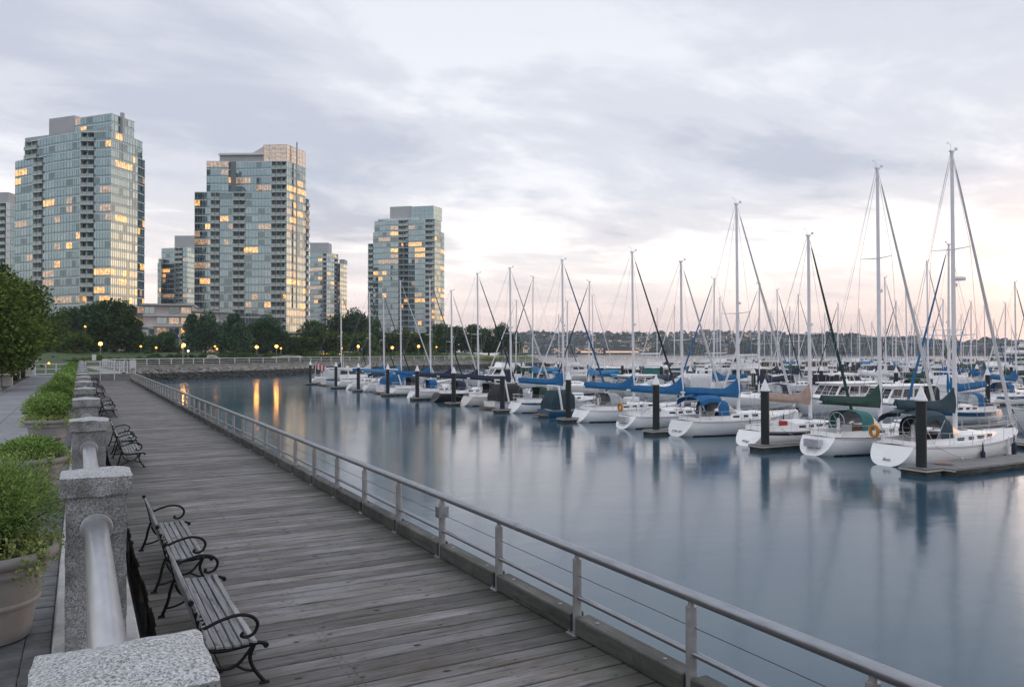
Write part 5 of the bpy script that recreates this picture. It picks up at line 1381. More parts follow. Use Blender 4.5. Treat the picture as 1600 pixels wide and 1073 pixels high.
    for hh in (.62, .33): q.tube([(xb, -w_+.04, z_+hh), (L-.3, -.16, fb+hh+.03), (L-.02, 0, fb+hh+.05), (L-.3, .16, fb+hh+.03), (xb, w_-.04, z_+hh)], .016, 5)
    for s_ in (-1, 1): q.tube([(L-.3, s_*.16, fb), (L-.3, s_*.16, fb+.65)], .014, 4)
    q.build('pulpit', M['chrome'], root); q = MB()
    xs = .62; w_, z_ = sheer_at(secs, xs)
    for hh in (.64, .34): q.tube([(L*.06+.9, -w_, z_+hh), (xs+.1, -w_+.06, z_+hh), (xs, -w_*.5, z_+hh), (xs, w_*.5, z_+hh), (xs+.1, w_-.06, z_+hh), (L*.06+.9, w_, z_+hh)], .016, 5)
    for yy in (-.5, .5): q.tube([(xs, w_*yy, z_-.02), (xs, w_*yy, z_+.64)], .014, 4)
    q.build('pushpit', M['chrome'], root)
    if dodger:
        xd = x0+.05; w_, z_ = sheer_at(secs, xd); w_ *= .60; zz = z_+.30
        q = MB(); q.loft([arch(xd-1.0, w_, zz, .98), arch(xd-.55, w_, zz, 1.02), arch(xd-.1, w_, zz, .95)], False, False)
        q.loft([arch(xd-1.0, w_-.02, zz, .955), arch(xd-.1, w_-.02, zz, .93)], False, False)
        q.build('dodger', M[dodger], root, True)
        MB().loft([arch(xd-.1, w_, zz, .95), arch(xd+.55, w_*.95, zz+.05, .30)], False, False).build('dodger_window', M['vinyl'], root, True)
    if bimini:
        xd = cx0+.1; w_, z_ = sheer_at(secs, xd+.8); w_ *= .75; zz = z_+1.28
        q = MB(); q.loft([arch(xd-.2, w_, zz-.35, .55, sq=.7), arch(xd+.5, w_, zz-.1, .42, sq=.7), arch(xd+1.5, w_, zz-.1, .40, sq=.7)], False, False); q.build('bimini', M[bimini], root, True)
        q = MB()
        for s_ in (-1, 1): q.tube([(xd+.6, s_*w_, z_+.1), (xd-.1, s_*w_, zz-.3)], .016, 5); q.tube([(xd+.6, s_*w_, z_+.1), (xd+1.4, s_*w_, zz-.1)], .016, 5)
        q.build('bimini_frame', M['chrome'], root)
    if buoy:
        w_, z_ = sheer_at(secs, .9); q = MB(); r2 = .20
        q.tube([(.66, w_*.86+r2*math.cos(TAU*k/14), z_+.55+r2*1.25*math.sin(TAU*k/14)) for k in range(14)], .085, 6, closed=True); q.build('horseshoe_buoy', M['yellow'], root, True)
    if ladder:
        q = MB()
        for yy in (-.22, .22): q.tube([(.0, yy, .15), (.58, yy, fs+.35)], .02, 5)
        for k in range(4): t = .15+k*.2; q.tube([(.58*t-.02, -.22, .15+(fs+.2)*t), (.58*t-.02, .22, .15+(fs+.2)*t)], .018, 5)
        q.box(.10, .44, -.45, .45, .42, .80, Matrix.Translation((-.05, 0, 0)))
        q.build('boarding_ladder', M['chrome'], root)
    if reg:
        tx, col_ = reg
        cu = bpy.data.curves.new('name', 'FONT'); cu.body = tx; cu.size = .21; cu.align_x = 'CENTER'; cu.extrude = .003; cu.shear = .2
        ob = bpy.data.objects.new('tmp', cu); COL.objects.link(ob); dg = bpy.context.evaluated_depsgraph_get(); me = bpy.data.meshes.new_from_object(ob.evaluated_get(dg)); bpy.data.objects.remove(ob)
        me.materials.clear(); me.materials.append(M['ink'])
        lean = math.atan2(fs, .62)
        o = link('name_lettering', me, root, (.62*.26-.035, 0, fs*.26), (lean, 0, 0)); o.rotation_euler = Euler((math.atan2(fs, .62), 0, -math.pi/2), 'XYZ')
        # upright on the leaning transom, read from astern
    if detail > 1:
        for (x, s_, c_) in ((L*.42, -1, 'navy'), (L*.66, -1, 'whitec'), (L*.74, -1, 'navy')):
            w_, z_ = sheer_at(secs, x); MB().lathe([(.02, -.32), (.10, -.27), (.11, .2), (.05, .28), (.015, .7)], 9).build('fender', M[c_], root, True, loc=(x, s_*(w_+.08), z_-.55))
    return root

def motorboat(L=11, B=3.8, hullm='hull', band=None, canvas='navy', style='cruiser', label=None, detail=1):
    root = empty('motor_boat', (0, 0, 0)); tag(root, label, 'motor boat')
    fb, fs = 1.85*L/11, 1.15*L/11
    secs = hull_secs(L, B, fb, fs, n=11, transom=-.0, rake=1.5, tw=.88, kn=6, tz=-.3, full=.6)
    MB().loft(secs, True, False).build('hull', M[hullm], root, True)
    q = MB()
    for a, b in zip(secs[:-1], secs[1:]): q.quad(a[0], b[0], (b[0][0], 0, b[0][2]+.05), (a[0][0], 0, a[0][2]+.05)); q.quad((a[0][0], 0, a[0][2]+.05), (b[0][0], 0, b[0][2]+.05), b[-1], a[-1])
    q.build('deck', M['deckw'], root)
    q = MB()
    for s_ in (-1, 1):
        for a, b in zip(secs[:-1], secs[1:]):
            f_ = lambda sec, k: tuple(Vector((sec[-1][0], s_*(sec[-1][1]+.015), sec[-1][2])).lerp(Vector((sec[-2][0], s_*(sec[-2][1]+.015), sec[-2][2])), k))
            q.quad(f_(a, .1), f_(b, .1), f_(b, .55 if band else .3), f_(a, .55 if band else .3))
    q.build('hull_stripe', M[band or 'rig'], root)
    MB().box(-.55, .06, -B*.40, B*.40, .14, .22).build('swim_step', M['teak'], root)
    def house(x0, x1, z, h_, wf, rf=.9, ra=.15, nm='cabin', mt='white', taper=.9, top=True):
        S_ = []
        for (x, hf, xo) in ((x0, 1, ra), (x0+.01, 1, ra), (x1-rf*.2, 1, -rf), (x1, 1, -rf)):
            w_ = min(sheer_at(secs, min(x, L*.93))[0], B/2)*wf
            S_.append([(x, -w_, z), (x+xo, -w_*taper, z+h_), (x+xo, 0, z+h_+.08), (x+xo, w_*taper, z+h_), (x, w_, z)])
        MB().loft([S_[0], S_[3]], True, True).build(nm, M[mt], root)
        return S_
    def windows(x0, x1, z, h_, wf, rf, ra, n, taper=.9, front=True):
        for s_ in (-1, 1):
            w0 = sheer_at(secs, x0)[0]*wf; w1 = sheer_at(secs, min(x1, L*.93))[0]*wf
            for i in range(n):
                ta, tb_ = (i+.08)/n, (i+.92)/n
                def P(t, v):
                    xa = lerp(x0+ra*v, x1-rf*v, t); w_ = lerp(w0, w1, t)*lerp(1, taper, v)+.015; return (xa, s_*w_, z+h_*v)
                q = MB(); q.quad(P(ta, .42), P(tb_, .42), P(tb_, .86), P(ta, .86)); q.quad(*[(p[0], p[1]-s_*.03, p[2]) for p in (P(ta, .86), P(tb_, .86), P(tb_, .42), P(ta, .42))])
                q.build('side_window', M['bwin'], root)
        if front:
            w1 = sheer_at(secs, min(x1, L*.93))[0]*wf
            for i in range(3):
                ya, yb_ = -w1*.92+i*w1*.62, -w1*.92+i*w1*.62+w1*.56
                q = MB(); q.quad(*[(x1-rf*v+.02, y_*lerp(1, taper, v), z+h_*v) for y_, v in ((ya, .38), (yb_, .38), (yb_, .88), (ya, .88))]); q.build('windscreen', M['bwin'], root)
            w0 = sheer_at(secs, x0)[0]*wf
            q = MB(); q.quad(*[(x0+ra*v-.02, y_*lerp(1, taper, v), z+h_*v) for y_, v in ((-w0*.75, .25), (w0*.75, .25), (w0*.75, .88), (-w0*.75, .88))]); q.build('aft_window', M['bwin'], root)
    zs = sheer_at(secs, L*.4)[1]
    q = MB()
    pr_ = []
    for i in range(6):
        x = lerp(L*.5, L*.98, i/5); w_, z_ = sheer_at(secs, x); pr_.append((x, max(.03, w_-.06), z_+.6)); 
        for s_ in (-1, 1): q.tube([(x, s_*max(.03, w_-.06), z_), (x, s_*max(.03, w_-.06), z_+.6)], .014, 4)
    for s_ in (-1, 1): q.tube([(p[0], s_*p[1], p[2]) for p in pr_], .016, 4)
    q.build('bow_rail', M['chrome'], root)
    if style == 'flybridge':
        house(L*.22, L*.70, zs-.05, 1.55, .82, 1.3, .0); windows(L*.22, L*.70, zs-.05, 1.55, .82, 1.3, 0, 3)
        z2 = zs+1.5; MB().bev(L*.02, L*.60, -B*.40, B*.40, z2, z2+.10, .03).build('upper_deck', M['white'], root)
        q = MB(); w_ = B*.38
        q.loft([[(L*.24, -w_, z2+.1), (L*.24, -w_, z2+.65), (L*.24, -w_+.06, z2+.65), (L*.24, -w_+.06, z2+.1)], [(L*.52, -w_*.9, z2+.1), (L*.50, -w_*.9, z2+.75), (L*.50, -w_*.9+.06, z2+.75), (L*.52, -w_*.9+.06, z2+.1)], [(L*.58, 0, z2+.1), (L*.54, 0, z2+.8), (L*.53, 0, z2+.8), (L*.57, 0, z2+.1)],
                [(L*.52, w_*.9, z2+.1), (L*.50, w_*.9, z2+.75), (L*.50, w_*.9-.06, z2+.75), (L*.52, w_*.9-.06, z2+.1)], [(L*.24, w_, z2+.1), (L*.24, w_, z2+.65), (L*.24, w_-.06, z2+.65), (L*.24, w_-.06, z2+.1)]], close=True)
        q.build('flybridge', M['white'], root)
        if canvas:
            MB().loft([arch(L*.14, B*.36, z2+1.75, .18, sq=.6), arch(L*.48, B*.34, z2+1.8, .18, sq=.6)], True, True).build('bridge_canopy', M[canvas], root, True)
        q = MB()
        for s_ in (-1, 1):
            q.tube([(L*.16, s_*B*.34, z2), (L*.16, s_*B*.34, z2+1.8)], .025, 5); q.tube([(L*.46, s_*B*.32, z2+.7), (L*.46, s_*B*.32, z2+1.85)], .02, 5)
            q.tube([(L*.05, s_*B*.36, z2-1.5), (L*.05, s_*B*.36, z2)], .03, 5)
        q.tube([(L*.2, 0, z2+1.95), (L*.2, 0, z2+3.4)], .02, 4)
        q.build('frame', M['chrome'], root)
    elif style == 'sedan':
        house(L*.20, L*.66, zs-.05, 1.5, .84, 1.2, .1); windows(L*.20, L*.66, zs-.05, 1.5, .84, 1.2, .1, 3)
        MB().bev(L*.05, L*.58, -B*.41, B*.41, zs+1.45, zs+1.56, .04).build('roof', M['white'], root)
        if canvas: MB().loft([arch(L*.03, B*.42, zs+.1, 1.35, sq=.35), arch(L*.20, B*.42, zs+.1, 1.38, sq=.35)], True, False).build('aft_canvas', M[canvas], root, True)
        q = MB().tube([(L*.3, 0, zs+1.5), (L*.3, 0, zs+3.6)], .02, 4); q.lathe([(.02, 0), (.26, .03), (.26, .16), (.02, .2)], 10, (L*.36, 0)); n_ = 10*4
        for k in range(len(q.v)-n_, len(q.v)): v = q.v[k]; q.v[k] = (v[0], v[1], v[2]+zs+1.62)
        q.build('antenna', M['white'], root)
    elif style == 'express':
        house(L*.42, L*.86, zs-.03, .55, .72, 1.6, .0, 'foredeck_cabin'); 
        S_ = [arch(L*.28, B*.40, zs, .62, sq=.35), arch(L*.40, B*.40, zs, 1.25, sq=.35), arch(L*.46, B*.38, zs, 1.2, sq=.35), arch(L*.62, B*.30, zs+.35, .2, sq=.4)]
        MB().loft(S_[2:], False, False).build('windscreen', M['vinyl'], root, True)
        MB().loft([arch(L*.05, B*.40, zs, .7, sq=.35), arch(L*.14, B*.41, zs, 1.55, sq=.35), arch(L*.38, B*.40, zs, 1.6, sq=.35), arch(L*.47, B*.37, zs, 1.2, sq=.35)], True, False).build('camper_canvas', M[canvas or 'navy'], root, True)
        q = MB(); q.tube([(L*.22, -B*.43, zs), (L*.17, -B*.38, zs+1.9), (L*.17, B*.38, zs+1.9), (L*.22, B*.43, zs)], .09, 6); q.build('radar_arch', M['white'], root, True)
    else:   # trawler
        house(L*.12, L*.62, zs-.05, 1.35, .8, .2, .05); windows(L*.12, L*.62, zs-.05, 1.35, .8, .2, .05, 4)
        house(L*.34, L*.60, zs+1.3, 1.35, .66, .1, .05, 'wheelhouse', 'cream'); windows(L*.34, L*.60, zs+1.3, 1.35, .66, .1, .05, 2)
        MB().bev(L*.08, L*.66, -B*.42, B*.42, zs+1.28, zs+1.38, .03).build('roof', M['white'], root); MB().bev(L*.31, L*.64, -B*.34, B*.34, zs+2.66, zs+2.75, .03).build('wheelhouse_roof', M['white'], root)
        q = MB().tube([(L*.3, 0, zs+1.3), (L*.28, 0, zs+5.2)], .05, 6).tube([(L*.28, 0, zs+2), (L*.03, 0, zs+2.8)], .035, 5); q.build('signal_mast', M['alu'], root)
        if canvas: MB().loft([arch(L*.04, B*.36, zs+2.2, .25), arch(L*.3, B*.36, zs+2.3, .25)], True, True).build('bridge_canopy', M[canvas], root, True)
    return root

def place(o, X, Y, rz, label, cat=None, group=None):
    o.location = (X, Y, WZ); o.rotation_euler = (0, 0, rz); o['label'] = label
    if group: o['group'] = group
    return o
# ---- front row, each boat on its own
XS = 32.3
front = [
    (23.9, 15.0, dict(L=11.6, B=3.7, cover='teal', furl='whitec', dodger='teal', bimini='teal', reg=('Buzz', 0), radar=True, washboard='bwin', spread=2, buoy=True), 'white sailboat with dark teal sail cover, nearest the viewer beside the wide dock'),
    (28.1, 15.0, dict(L=11.2, B=3.6, cover='green', furl='whitec', dodger='seagreen', ladder=True, spread=2, washboard='teak'), 'white sailboat with dark green sail cover and boarding ladder, second in the front row'),
    (32.7, 12.0, dict(L=10.0, B=3.3, cover='tan', furl='green', stripe='navyhull', washboard='red', reg=('Wings', 0), spread=1, coverlen=4.0), 'white sailboat with tan sail cover and navy stripe, dark green furled sail'),
    (38.5, 14.8, dict(L=11.4, B=3.6, cover='blue', furl='whitec', dodger='blue', bimini='blue', reg=('CYPR 347', 0), spread=1), 'white sailboat with bright blue sail cover and blue bimini over the cockpit'),
    (44.1, 11.6, dict(L=10.2, B=3.4, cover='blue', furl='whitec', ladder=True, spread=1, buoy=True), 'white sailboat with blue sail cover and stern ladder, left of the blue bimini one'),
    (49.7, 12.9, dict(L=10.8, B=3.5, cover='blue', furl='blackc', dodger='vinyl', stripe=None, spread=1, washboard='teak'), 'white sailboat with blue sail cover, black furled sail and grey dodger'),
    (59.9, 13.3, dict(L=11.0, B=3.5, cover='blue', furl='blue', dodger='green', stripe='bluehull', spread=1), 'white sailboat with blue hull stripe and dark green dodger'),
    (69.6, 13.5, dict(L=11.0, B=3.5, cover='navy', furl='whitec', dodger='blackc', spread=1, hullm='cream'), 'cream sailboat with navy sail cover and black dodger'),
    (77.0, 13.6, dict(L=11.0, B=3.5, cover='navy', furl='navy', dodger='navy', hullm='blackhull', spread=1), 'black hulled sailboat with navy dodger in the front row'),
    (83.9, 12.2, dict(L=10.0, B=3.3, cover='navy', furl='whitec', dodger='blue', spread=1), 'white sailboat with blue dodger just left of the black hulled one'),
    (90.3, 14.0, dict(L=10.8, B=3.4, cover='blue', furl='green', dodger='blackc', spread=1), 'white sailboat with blue sail cover and green furled sail before the third tower'),
    (100.5, 14.6, dict(L=11.2, B=3.5, cover='skyblue', furl='whitec', bimini='navy', spread=1, coverlen=5.2), 'white sailboat with a long faded blue sail cover before the third tower'),
    (107.3, 13.1, dict(L=10.4, B=3.4, cover='blue', furl='blackc', spread=1), 'small white sailboat with blue sail cover, left of the one with the faded cover'),
    (113.4, 13.9, dict(L=10.6, B=3.4, cover='whitec', furl='green', spread=1), 'white sailboat with pale sail cover near the left end of the front row'),
    (128.0, 14.9, dict(L=11.0, B=3.5, cover='navy', furl='green', spread=1), 'leftmost sailboat of the front row, mast before the dark trees'),
]
for (Y, H, kw, lab) in front:
    k_ = dict(kw); k_['L'] -= 1.1 if Y < 24 else .7; o = sailboat(H=H, mastx=37.7-XS, detail=2, **k_); place(o, XS, Y, random.Random(Y).uniform(-.012, .012), lab, group='sailboats in the front row')
# mooring lines, one from each front boat's quarter
for i, (Y, H, kw, lab) in enumerate(front[:12]):
    s_ = -1 if i % 2 == 0 else 1
    a = Vector((XS+1.5, Y+s_*kw['B']*.40, -1.02)); b = Vector((XS+3.4, Y+s_*(kw['B']*.5+.45), -1.66))
    P_ = [a.lerp(b, t)+Vector((0, 0, -.16*math.sin(math.pi*t))) for t in (0, .2, .4, .6, .8, 1)]
    tag(MB().tube(P_, .013, 5).build('mooring_line', M['rig'], smooth=True), 'sagging mooring line at the stern quarter of the %s front row sailboat from the right' % ordl(i+1), 'rope', 'mooring lines of the front row')
# no-mast boats of the front row
mb1 = [(121.5, dict(L=10.5, hullm='hull', band='bluehull', canvas='whitec', style='sedan'), 'white motor cruiser with blue stripe at the left end of the front row'),
       (65.0, dict(L=6.5, B=2.6, hullm='hull', canvas='blackc', style='express'), 'small open motor boat with black cover in the front row'),
       (95.2, dict(L=10.0, hullm='hull', canvas='blue', style='express'), 'white motor boat with blue canvas in the front row'),
       (55.0, dict(L=5.4, B=2.2, hullm='bluehull', canvas='teal', style='express'), 'small dark blue boat with dark teal cover in the front row')]
for (Y, kw, lab) in mb1: place(motorboat(label=lab, **kw), XS+(.6 if Y > 60 else .4), Y, 0, lab, group='motor boats in the front row')

# ---- piles, fingers and docks
pile_b = MB().tube([(0, 0, -2.0), (0, 0, 3.15)], .215, 16).mesh('shaft', M['pile'], True)
pile_c = MB().lathe([(.255, 3.12), (.26, 3.17), (.235, 3.2), (.03, 3.74), (.01, 3.76)], 16).mesh('cap', M['pilecap'], True)
def pile(X, Y, lab, grp, h_=1.0):
    e = empty('mooring_pile', (X, Y, WZ), 0, lab, 'pile', grp)
    o = link('shaft', pile_b, e); o.scale = (1, 1, h_); o = link('cap', pile_c, e, (0, 0, 3.15*(h_-1))); return e
def dock(name, x0, x1, y0, y1, lab, boards=False, z=-1.52):
    e = empty(name, ((x0+x1)/2, (y0+y1)/2, WZ), 0, lab, 'dock', 'floating docks of the marina'); hx, hy = (x1-x0)/2, (y1-y0)/2
    MB().box(-hx+.05, hx-.05, -hy+.04, hy-.04, -.25, .27).build('float', M['dockside'], e)
    if boards and hx > hy:
        bm = MB().bev(-.068, .068, -hy, hy, .27, .315, .006).mesh('dock_board', M['dock']); n_ = int(2*hx/.145)
        for i in range(n_): link('dock_board', bm, e, (-hx+.0725+i*.145, 0, rnd.uniform(-.003, .003)))
        for s_ in (-1, 1): MB().box(-hx, hx, s_*hy-.03, s_*hy+.03, .08, .26).build('side_timber', M['dockside'], e)
    else:
        MB().box(-hx, hx, -hy, hy, .27, .32).build('deck', M['dock'], e)
    MB().box(-hx-.025, hx+.025, -hy-.025, hy+.025, .20, .262).build('rubbing_strake', M['stonew'], e)
    return e
pY = [22.65]
for px in (1195, 1025, 888, 785, 709, 652, 606, 560, 525, 485): pY.append(Yat(px, 31.9))
for i, Y in enumerate(pY):
    w_ = ordw[i]
    pile(31.9 if i else 31.4, Y if i else 21.45, 'black pile with white cone cap, %s from the right in the front line' % ('first' if i == 0 else w_), 'black piles along the front row')
    if i == 0: continue
    dock('finger_dock', 31.2, 44.2, Y-.5, Y+.5, 'narrow finger dock behind the %s pile from the right of the front line' % w_)
wd = dock('finger_dock', 32.0, 44.2, 20.35, 22.0, 'wide timber dock at the right edge in front of the nearest sailboat', True)
q = MB()
for k in range(4): q.tube([(33.0+.26*(1+.15*k)*math.cos(t*TAU/16), 21.5+.26*(1+.15*k)*math.sin(t*TAU/16), -1.66+.012*k) for t in range(16)], .014, 4, closed=True)
tag(q.build('coiled_rope', M['tan'], smooth=True), 'coiled mooring rope lying on the wide timber dock at the right', 'rope')
for i, x in enumerate((35, 38.6)):
    o = MB().tube([(x-.14, 21.9, -1.59), (x+.14, 21.9, -1.59)], .025, 6).box(x-.05, x+.05, 21.87, 21.93, -1.69, -1.59).build('mooring_cleat', M['chrome']); tag(o, 'metal mooring cleat on the wide dock, %s' % ('near the pile' if i == 0 else 'midway along its far edge'), 'cleat')
q = MB().tube([(38.6, 21.9, -1.58), (38.9, 22.15, -1.35), (40.0, 22.25, -.95)], .012, 4); tag(q.build('mooring_line', M['rig']), 'dark mooring line from the wide dock up to the nearest sailboat', 'rope')
# plank landing at the head of the pile
dock('pile_collar_float', 30.85, 31.95, 20.85, 22.1, 'small float round the nearest black pile')
main = [(44.3, 46.6, 14, 131), (89.2, 91.2, 34, 136), (132.2, 134.2, 52, 158), (175, 177, 70, 172), (220, 222, 90, 186)]
for i, (a, b, y0, y1) in enumerate(main): dock('main_dock', a, b, y0, y1, ['first', 'second', 'third', 'fourth', 'fifth'][i]+' long floating dock running away behind the boats')
box_ = MB().bev(-.7, .7, -.35, .35, .32, 1.0, .05).mesh('b', M['white'])
for i in range(10):
    Y = 22.5+i*9.3; e = link('dock_box', box_, None, (45.0, Y, WZ)); tag(e, 'white dock box on the first long dock, %s from the right edge' % ordw[i].replace('nearest', 'first'), 'dock box', 'white dock boxes')
# ---- background rows
sp_protos = []
for i, (c, f_, st, dg, hm_, bm_) in enumerate([('navy', 'whitec', None, 'navy', 'hull', None), ('blue', 'whitec', 'bluehull', 'blue', 'hull', None), ('whitec', 'whitec', None, None, 'cream', None), ('green', 'whitec', 'navyhull', 'green', 'hull', 'green'), ('skyblue', 'navy', None, None, 'hull', 'skyblue'), ('blackc', 'blackc', None, 'blackc', 'navyhull', None)]):
    o = sailboat(L=10.5, B=3.4, H=13.5, cover=c, furl=f_, stripe=st, dodger=dg, hullm=hm_, bimini=bm_, detail=1, spread=1, wheel=(i % 2 == 0), label='x')
    sp_protos.append((o, {'navy': 'navy', 'blue': 'blue', 'whitec': 'white', 'green': 'green', 'skyblue': 'faded blue', 'blackc': 'black'}[c], {'hull': 'white', 'cream': 'cream', 'navyhull': 'navy'}[hm_], 'sail'))
mp_protos = []
for i, (st, c, hm_, bd, L_) in enumerate([('flybridge', 'navy', 'hull', None, 11), ('sedan', 'blackc', 'hull', None, 10.5), ('express', 'teal', 'hull', 'bluehull', 9.8), ('trawler', 'blue', 'hull', 'bluehull', 9.8), ('flybridge', 'whitec', 'hull', None, 11.5), ('express', 'navy', 'hull', None, 10.5), ('sedan', 'seagreen', 'cream', 'navyhull', 10.0), ('flybridge', 'blackc', 'bluehull', None, 11.5), ('express', 'whitec', 'hull', None, 10), ('trawler', 'whitec', 'hull', None, 9.5)]):
    o = motorboat(L=L_, B=3.3, hullm=hm_, band=bd, canvas=c, style=st, label='x'); mp_protos.append((o, {'navy': 'navy', 'blackc': 'black', 'teal': 'dark teal', 'blue': 'blue', 'whitec': 'white', 'seagreen': 'sea green'}[c], {'hull': 'white', 'cream': 'cream', 'bluehull': 'dark blue'}[hm_], {'flybridge': 'flybridge cruiser', 'sedan': 'sedan cruiser', 'express': 'express cruiser', 'trawler': 'trawler yacht'}[st]))
protos = sp_protos+mp_protos; fresh = set(id(p[0]) for p in protos)
roww = ['', '', 'second', 'third', 'fourth', 'fifth', 'sixth', 'seventh', 'eighth', 'ninth', 'tenth']
rows = {  # row: (mast X, direction, Ymin, Ymax, masts)
    2: (55.6, -1, None, 119, [(806, 470), (832, 433), (920, 440), (1114, 436), (1184, 445), (1481, 382)]),
    3: (83.0, 1, None, 131, [(873, 492), (926, 462), (1125, 465), (1217, 453), (1250, 461), (1385, 434), (1415, 454), (1448, 409), (1588, 441)]),
    4: (97.4, -1, None, 134, [(1027, 482), (1053, 478), (1232, 480), (1399, 471), (1474, 468), (1515, 472), (1569, 474)]),
    5: (126.5, 1, None, 152, [(1206, 488), (1290, 490), (1345, 484), (1430, 480), (1540, 478)]),
    6: (140.0, -1, None, 150, [(1120, 500), (1185, 497), (1264, 502), (1394, 502), (1500, 492), (1600, 488)]),
    7: (169, 1, None, 168, [(1150, 508), (1240, 507), (1310, 505), (1362, 503), (1460, 505), (1555, 500)]),
    8: (183, -1, None, 166, [(1285, 512), (1330, 510), (1425, 508), (1525, 507)]),
    9: (214, 1, None, 176, [(1190, 514), (1380, 512), (1485, 513), (1580, 510)]),
    10: (228, -1, None, 176, [(1340, 516), (1440, 515), (1505, 516)]),
}
br = random.Random(21)
def take(plist):
    p = br.choice(plist if len(plist) < 9 else plist+[plist[i_] for i_ in (1, 2, 5, 6, 8, 1, 2, 5, 8)])
    if id(p[0]) in fresh: fresh.discard(id(p[0])); return p[0], p
    return copy_tree(p[0]), p
for rw, (XM, dr, _, ymax, masts) in rows.items():
    ymin = Yat(1650, XM)
    slots = []
    for (px, py) in masts:
        Y = Yat(px, XM)
        if Y < ymax+14: slots.append((Y, 's', zat(py, dep(XM, Y))-WZ))
    slots.sort(); ys_ = [s_[0] for s_ in slots]
    y = ymin
    while y < ymax:
        if all(abs(y-v) > 4.3 for v in ys_): slots.append((y, 'm' if br.random() < .92 else 's', br.uniform(9.5, 12.5))); ys_.append(y)
        y += 4.5+br.random()*.8 if all(abs(y-v) > .01 for v in ys_) is False else 1.1
    slots.sort()
    for i, (Y, kd, H) in enumerate(slots):
        if kd == 's':
            o, pr2 = take(sp_protos); f_ = H/13.5
            for ch in o.children:
                if ch.name.split('.')[0] in ('mast', 'rigging', 'furled_sail', 'spreader'): ch.scale = (1, 1, f_)
            mast_x = 10.5*.53; lab = '%s sailboat with %s sail cover' % (pr2[2], pr2[1])
        else:
            o, pr2 = take(mp_protos); mast_x = 5.6; lab = '%s %s with %s canvas' % (pr2[2], pr2[3], pr2[1])
        X0 = XM-dr*mast_x
        nth = ordw[i] if i < len(ordw) else 'number %d' % (i+1)
        lab += ', %s from the right, %s row back' % (ordl(i+1), ordl(rw-1))
        if kd == 's' and abs(H-(zat(382, dep(XM, Y))-WZ)) < .01 and rw == 2:
            for ch in o.children:
                if ch.name.startswith('furled'): ch.data = ch.data.copy(); ch.data.materials[0] = M['blue']
        sz = br.uniform(.86, 1.08) if kd == 'm' else 1.0; o.scale = (sz, sz, sz)
        place(o, X0, Y, (0 if dr > 0 else math.pi)+br.uniform(-.035, .035), lab, group='moored boats, row %s behind the front row' % ['', '', 'one', 'two', 'three', 'four', 'five', 'six', 'seven', 'eight', 'nine'][rw])
    # piles and fingers
    XPp = XM-dr*6.1; y = ymin+3; j = 0
    while y < ymax:
        if rw <= 6: pile(XPp, y, 'black pile with white cone, %s from the right, %s row back' % (ordl(j+1), ordl(rw-1)), 'piles of the back rows', .95)
        if rw <= 5: dock('finger_dock', min(XPp, XM+dr*6), max(XPp, XM+dr*6), y-.45, y+.45, 'finger dock at the %s pile from the right, %s row back' % (ordl(j+1), ordl(rw-1)))
        y += 9.8; j += 1
# unused prototypes are simply removed
for p in protos:
    if id(p[0]) in fresh:
        for c in list(p[0].children_recursive): bpy.data.objects.remove(c)
        bpy.data.objects.remove(p[0])
# ---- breakwater with poplar, bushes and a big white yacht at the right
q = MB()
Pn = [at(1440, 275), at(1500, 262), at(1700, 250)]
for a, b in zip(Pn[:-1], Pn[1:]):
    a, b = Vector(a), Vector(b); n_ = Vector((-(b-a).y, (b-a).x)).normalized()*9
    q.quad((*a, -2.2), (*b, -2.2), (b.x+n_.x*.3, b.y+n_.y*.3, -.2), (a.x+n_.x*.3, a.y+n_.y*.3, -.2)); q.quad((a.x+n_.x*.3, a.y+n_.y*.3, -.2), (b.x+n_.x*.3, b.y+n_.y*.3, -.2), (b.x+n_.x, b.y+n_.y, -.1), (a.x+n_.x, a.y+n_.y, -.1))
q.build('breakwater_ground', M['rockwet'], kind='structure')
tree(1490, 266, 524, 22, 'oval_blue', 'slim poplar rising between the two tall masts at the right', -.3, 'trees on the breakwater', TV['round_mid'][0])
tree(1483, 268, 540, 16, 'oval_blue', 'small bush at the foot of the poplar at the right', -.3, 'trees on the breakwater', TV['round_mid'][1])
tag(hedge('breakwater_shrubs', (1545, 1640), (258, 252), -.4, 2.6, 2500, 'leaf_mid', 9, 4, .5), 'green shrubs on the breakwater at the right edge', 'hedge')
my = empty('white_superyacht', (*at(1545, 300), WZ), -YAW-.35, 'large white multi deck yacht at the right edge behind the breakwater', 'yacht')
sc_ = hull_secs(44, 8, 3.6, 2.6, n=12, transom=0, rake=4, tw=.85, kn=6, tz=-.3, full=1); MB().loft(sc_, True, False).build('hull', M['white'], my, True)
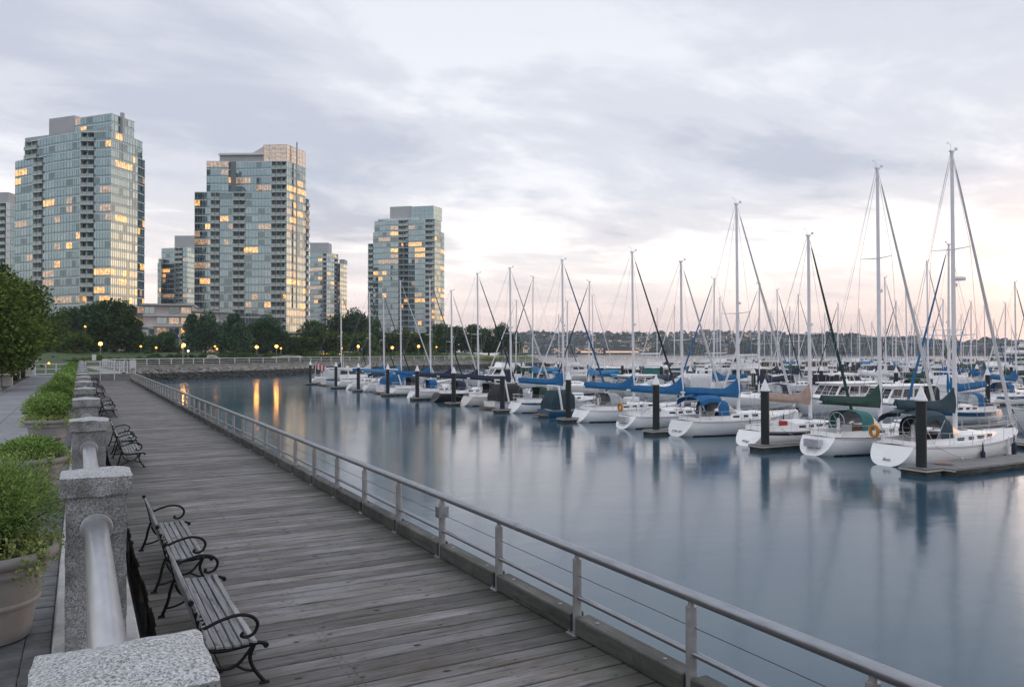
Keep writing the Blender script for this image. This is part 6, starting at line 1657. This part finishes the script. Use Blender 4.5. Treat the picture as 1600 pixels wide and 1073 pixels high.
for i, (x0, x1, z, h_, w_) in enumerate(((3, 34, 2.5, 2.3, 3.2), (6, 28, 4.9, 2.2, 2.8), (10, 22, 7.2, 1.6, 2.3))):
    MB().loft([[(x0, -w_, z), (x0+.8, -w_, z+h_), (x0+.8, w_, z+h_), (x0, w_, z)], [(x1, -w_*.8, z), (x1-2.6, -w_*.8, z+h_), (x1-2.6, w_*.8, z+h_), (x1, w_*.8, z)]], True, True, True).build('deck_house', M['white'], my)
    for s_ in (-1, 1):
        q = MB(); q.quad((x0+1.5, s_*(w_*.99+.05), z+h_*.45), (x1-3, s_*(w_*.82+.05), z+h_*.45), (x1-3.4, s_*(w_*.82+.05), z+h_*.8), (x0+1.5, s_*(w_*.99+.05), z+h_*.8)); q.build('window_band', M['bwin'], my)
    MB().box(x0-1.5, x1-1.5, -w_-.3, w_+.3, z+h_, z+h_+.15).build('upper_deck', M['white'], my)
MB().tube([(13, 0, 9), (12, 0, 13)], .2, 6).build('radar_mast', M['white'], my)
# red navigation flag on the first pile at the left end
fp = empty('flag_staff', (30.6, Yat(491, 30.6), WZ+.5), 0, 'short staff with a red and white flag at the left end of the marina', 'flag')
MB().tube([(0, 0, 0), (.3, 0, 3.2)], .04, 6).build('staff', M['alu'], fp)
q = MB()
for i in range(6): x = .28+i*.25; q.mi = 0 if i % 2 == 0 else 1; q.quad((x, .05*math.sin(i), 2.2-.1*i), (x+.25, .05*math.sin(i+1), 2.1-.1*i), (x+.25, .05*math.sin(i+1), 3.0-.1*i), (x, .05*math.sin(i), 3.1-.1*i))
q.build('flag', [M['red'], M['whitec']], fp)

# ================================================================== HAZE
hv = bpy.data.materials.new('pale_haze'); hv.use_nodes = True; nt = hv.node_tree; nt.nodes.clear()
pv_ = nt.nodes.new('ShaderNodeVolumePrincipled'); pv_.inputs['Color'].default_value = (0.74, 0.84, 0.95, 1); pv_.inputs['Density'].default_value = 0.00016; pv_.inputs['Anisotropy'].default_value = 0.0
oo = nt.nodes.new('ShaderNodeOutputMaterial'); nt.links.new(pv_.outputs[0], oo.inputs['Volume'])
q = MB(); q.box(-2600, 2600, -320, 2600, -6.0, 100); q.build('haze', hv, kind='stuff')
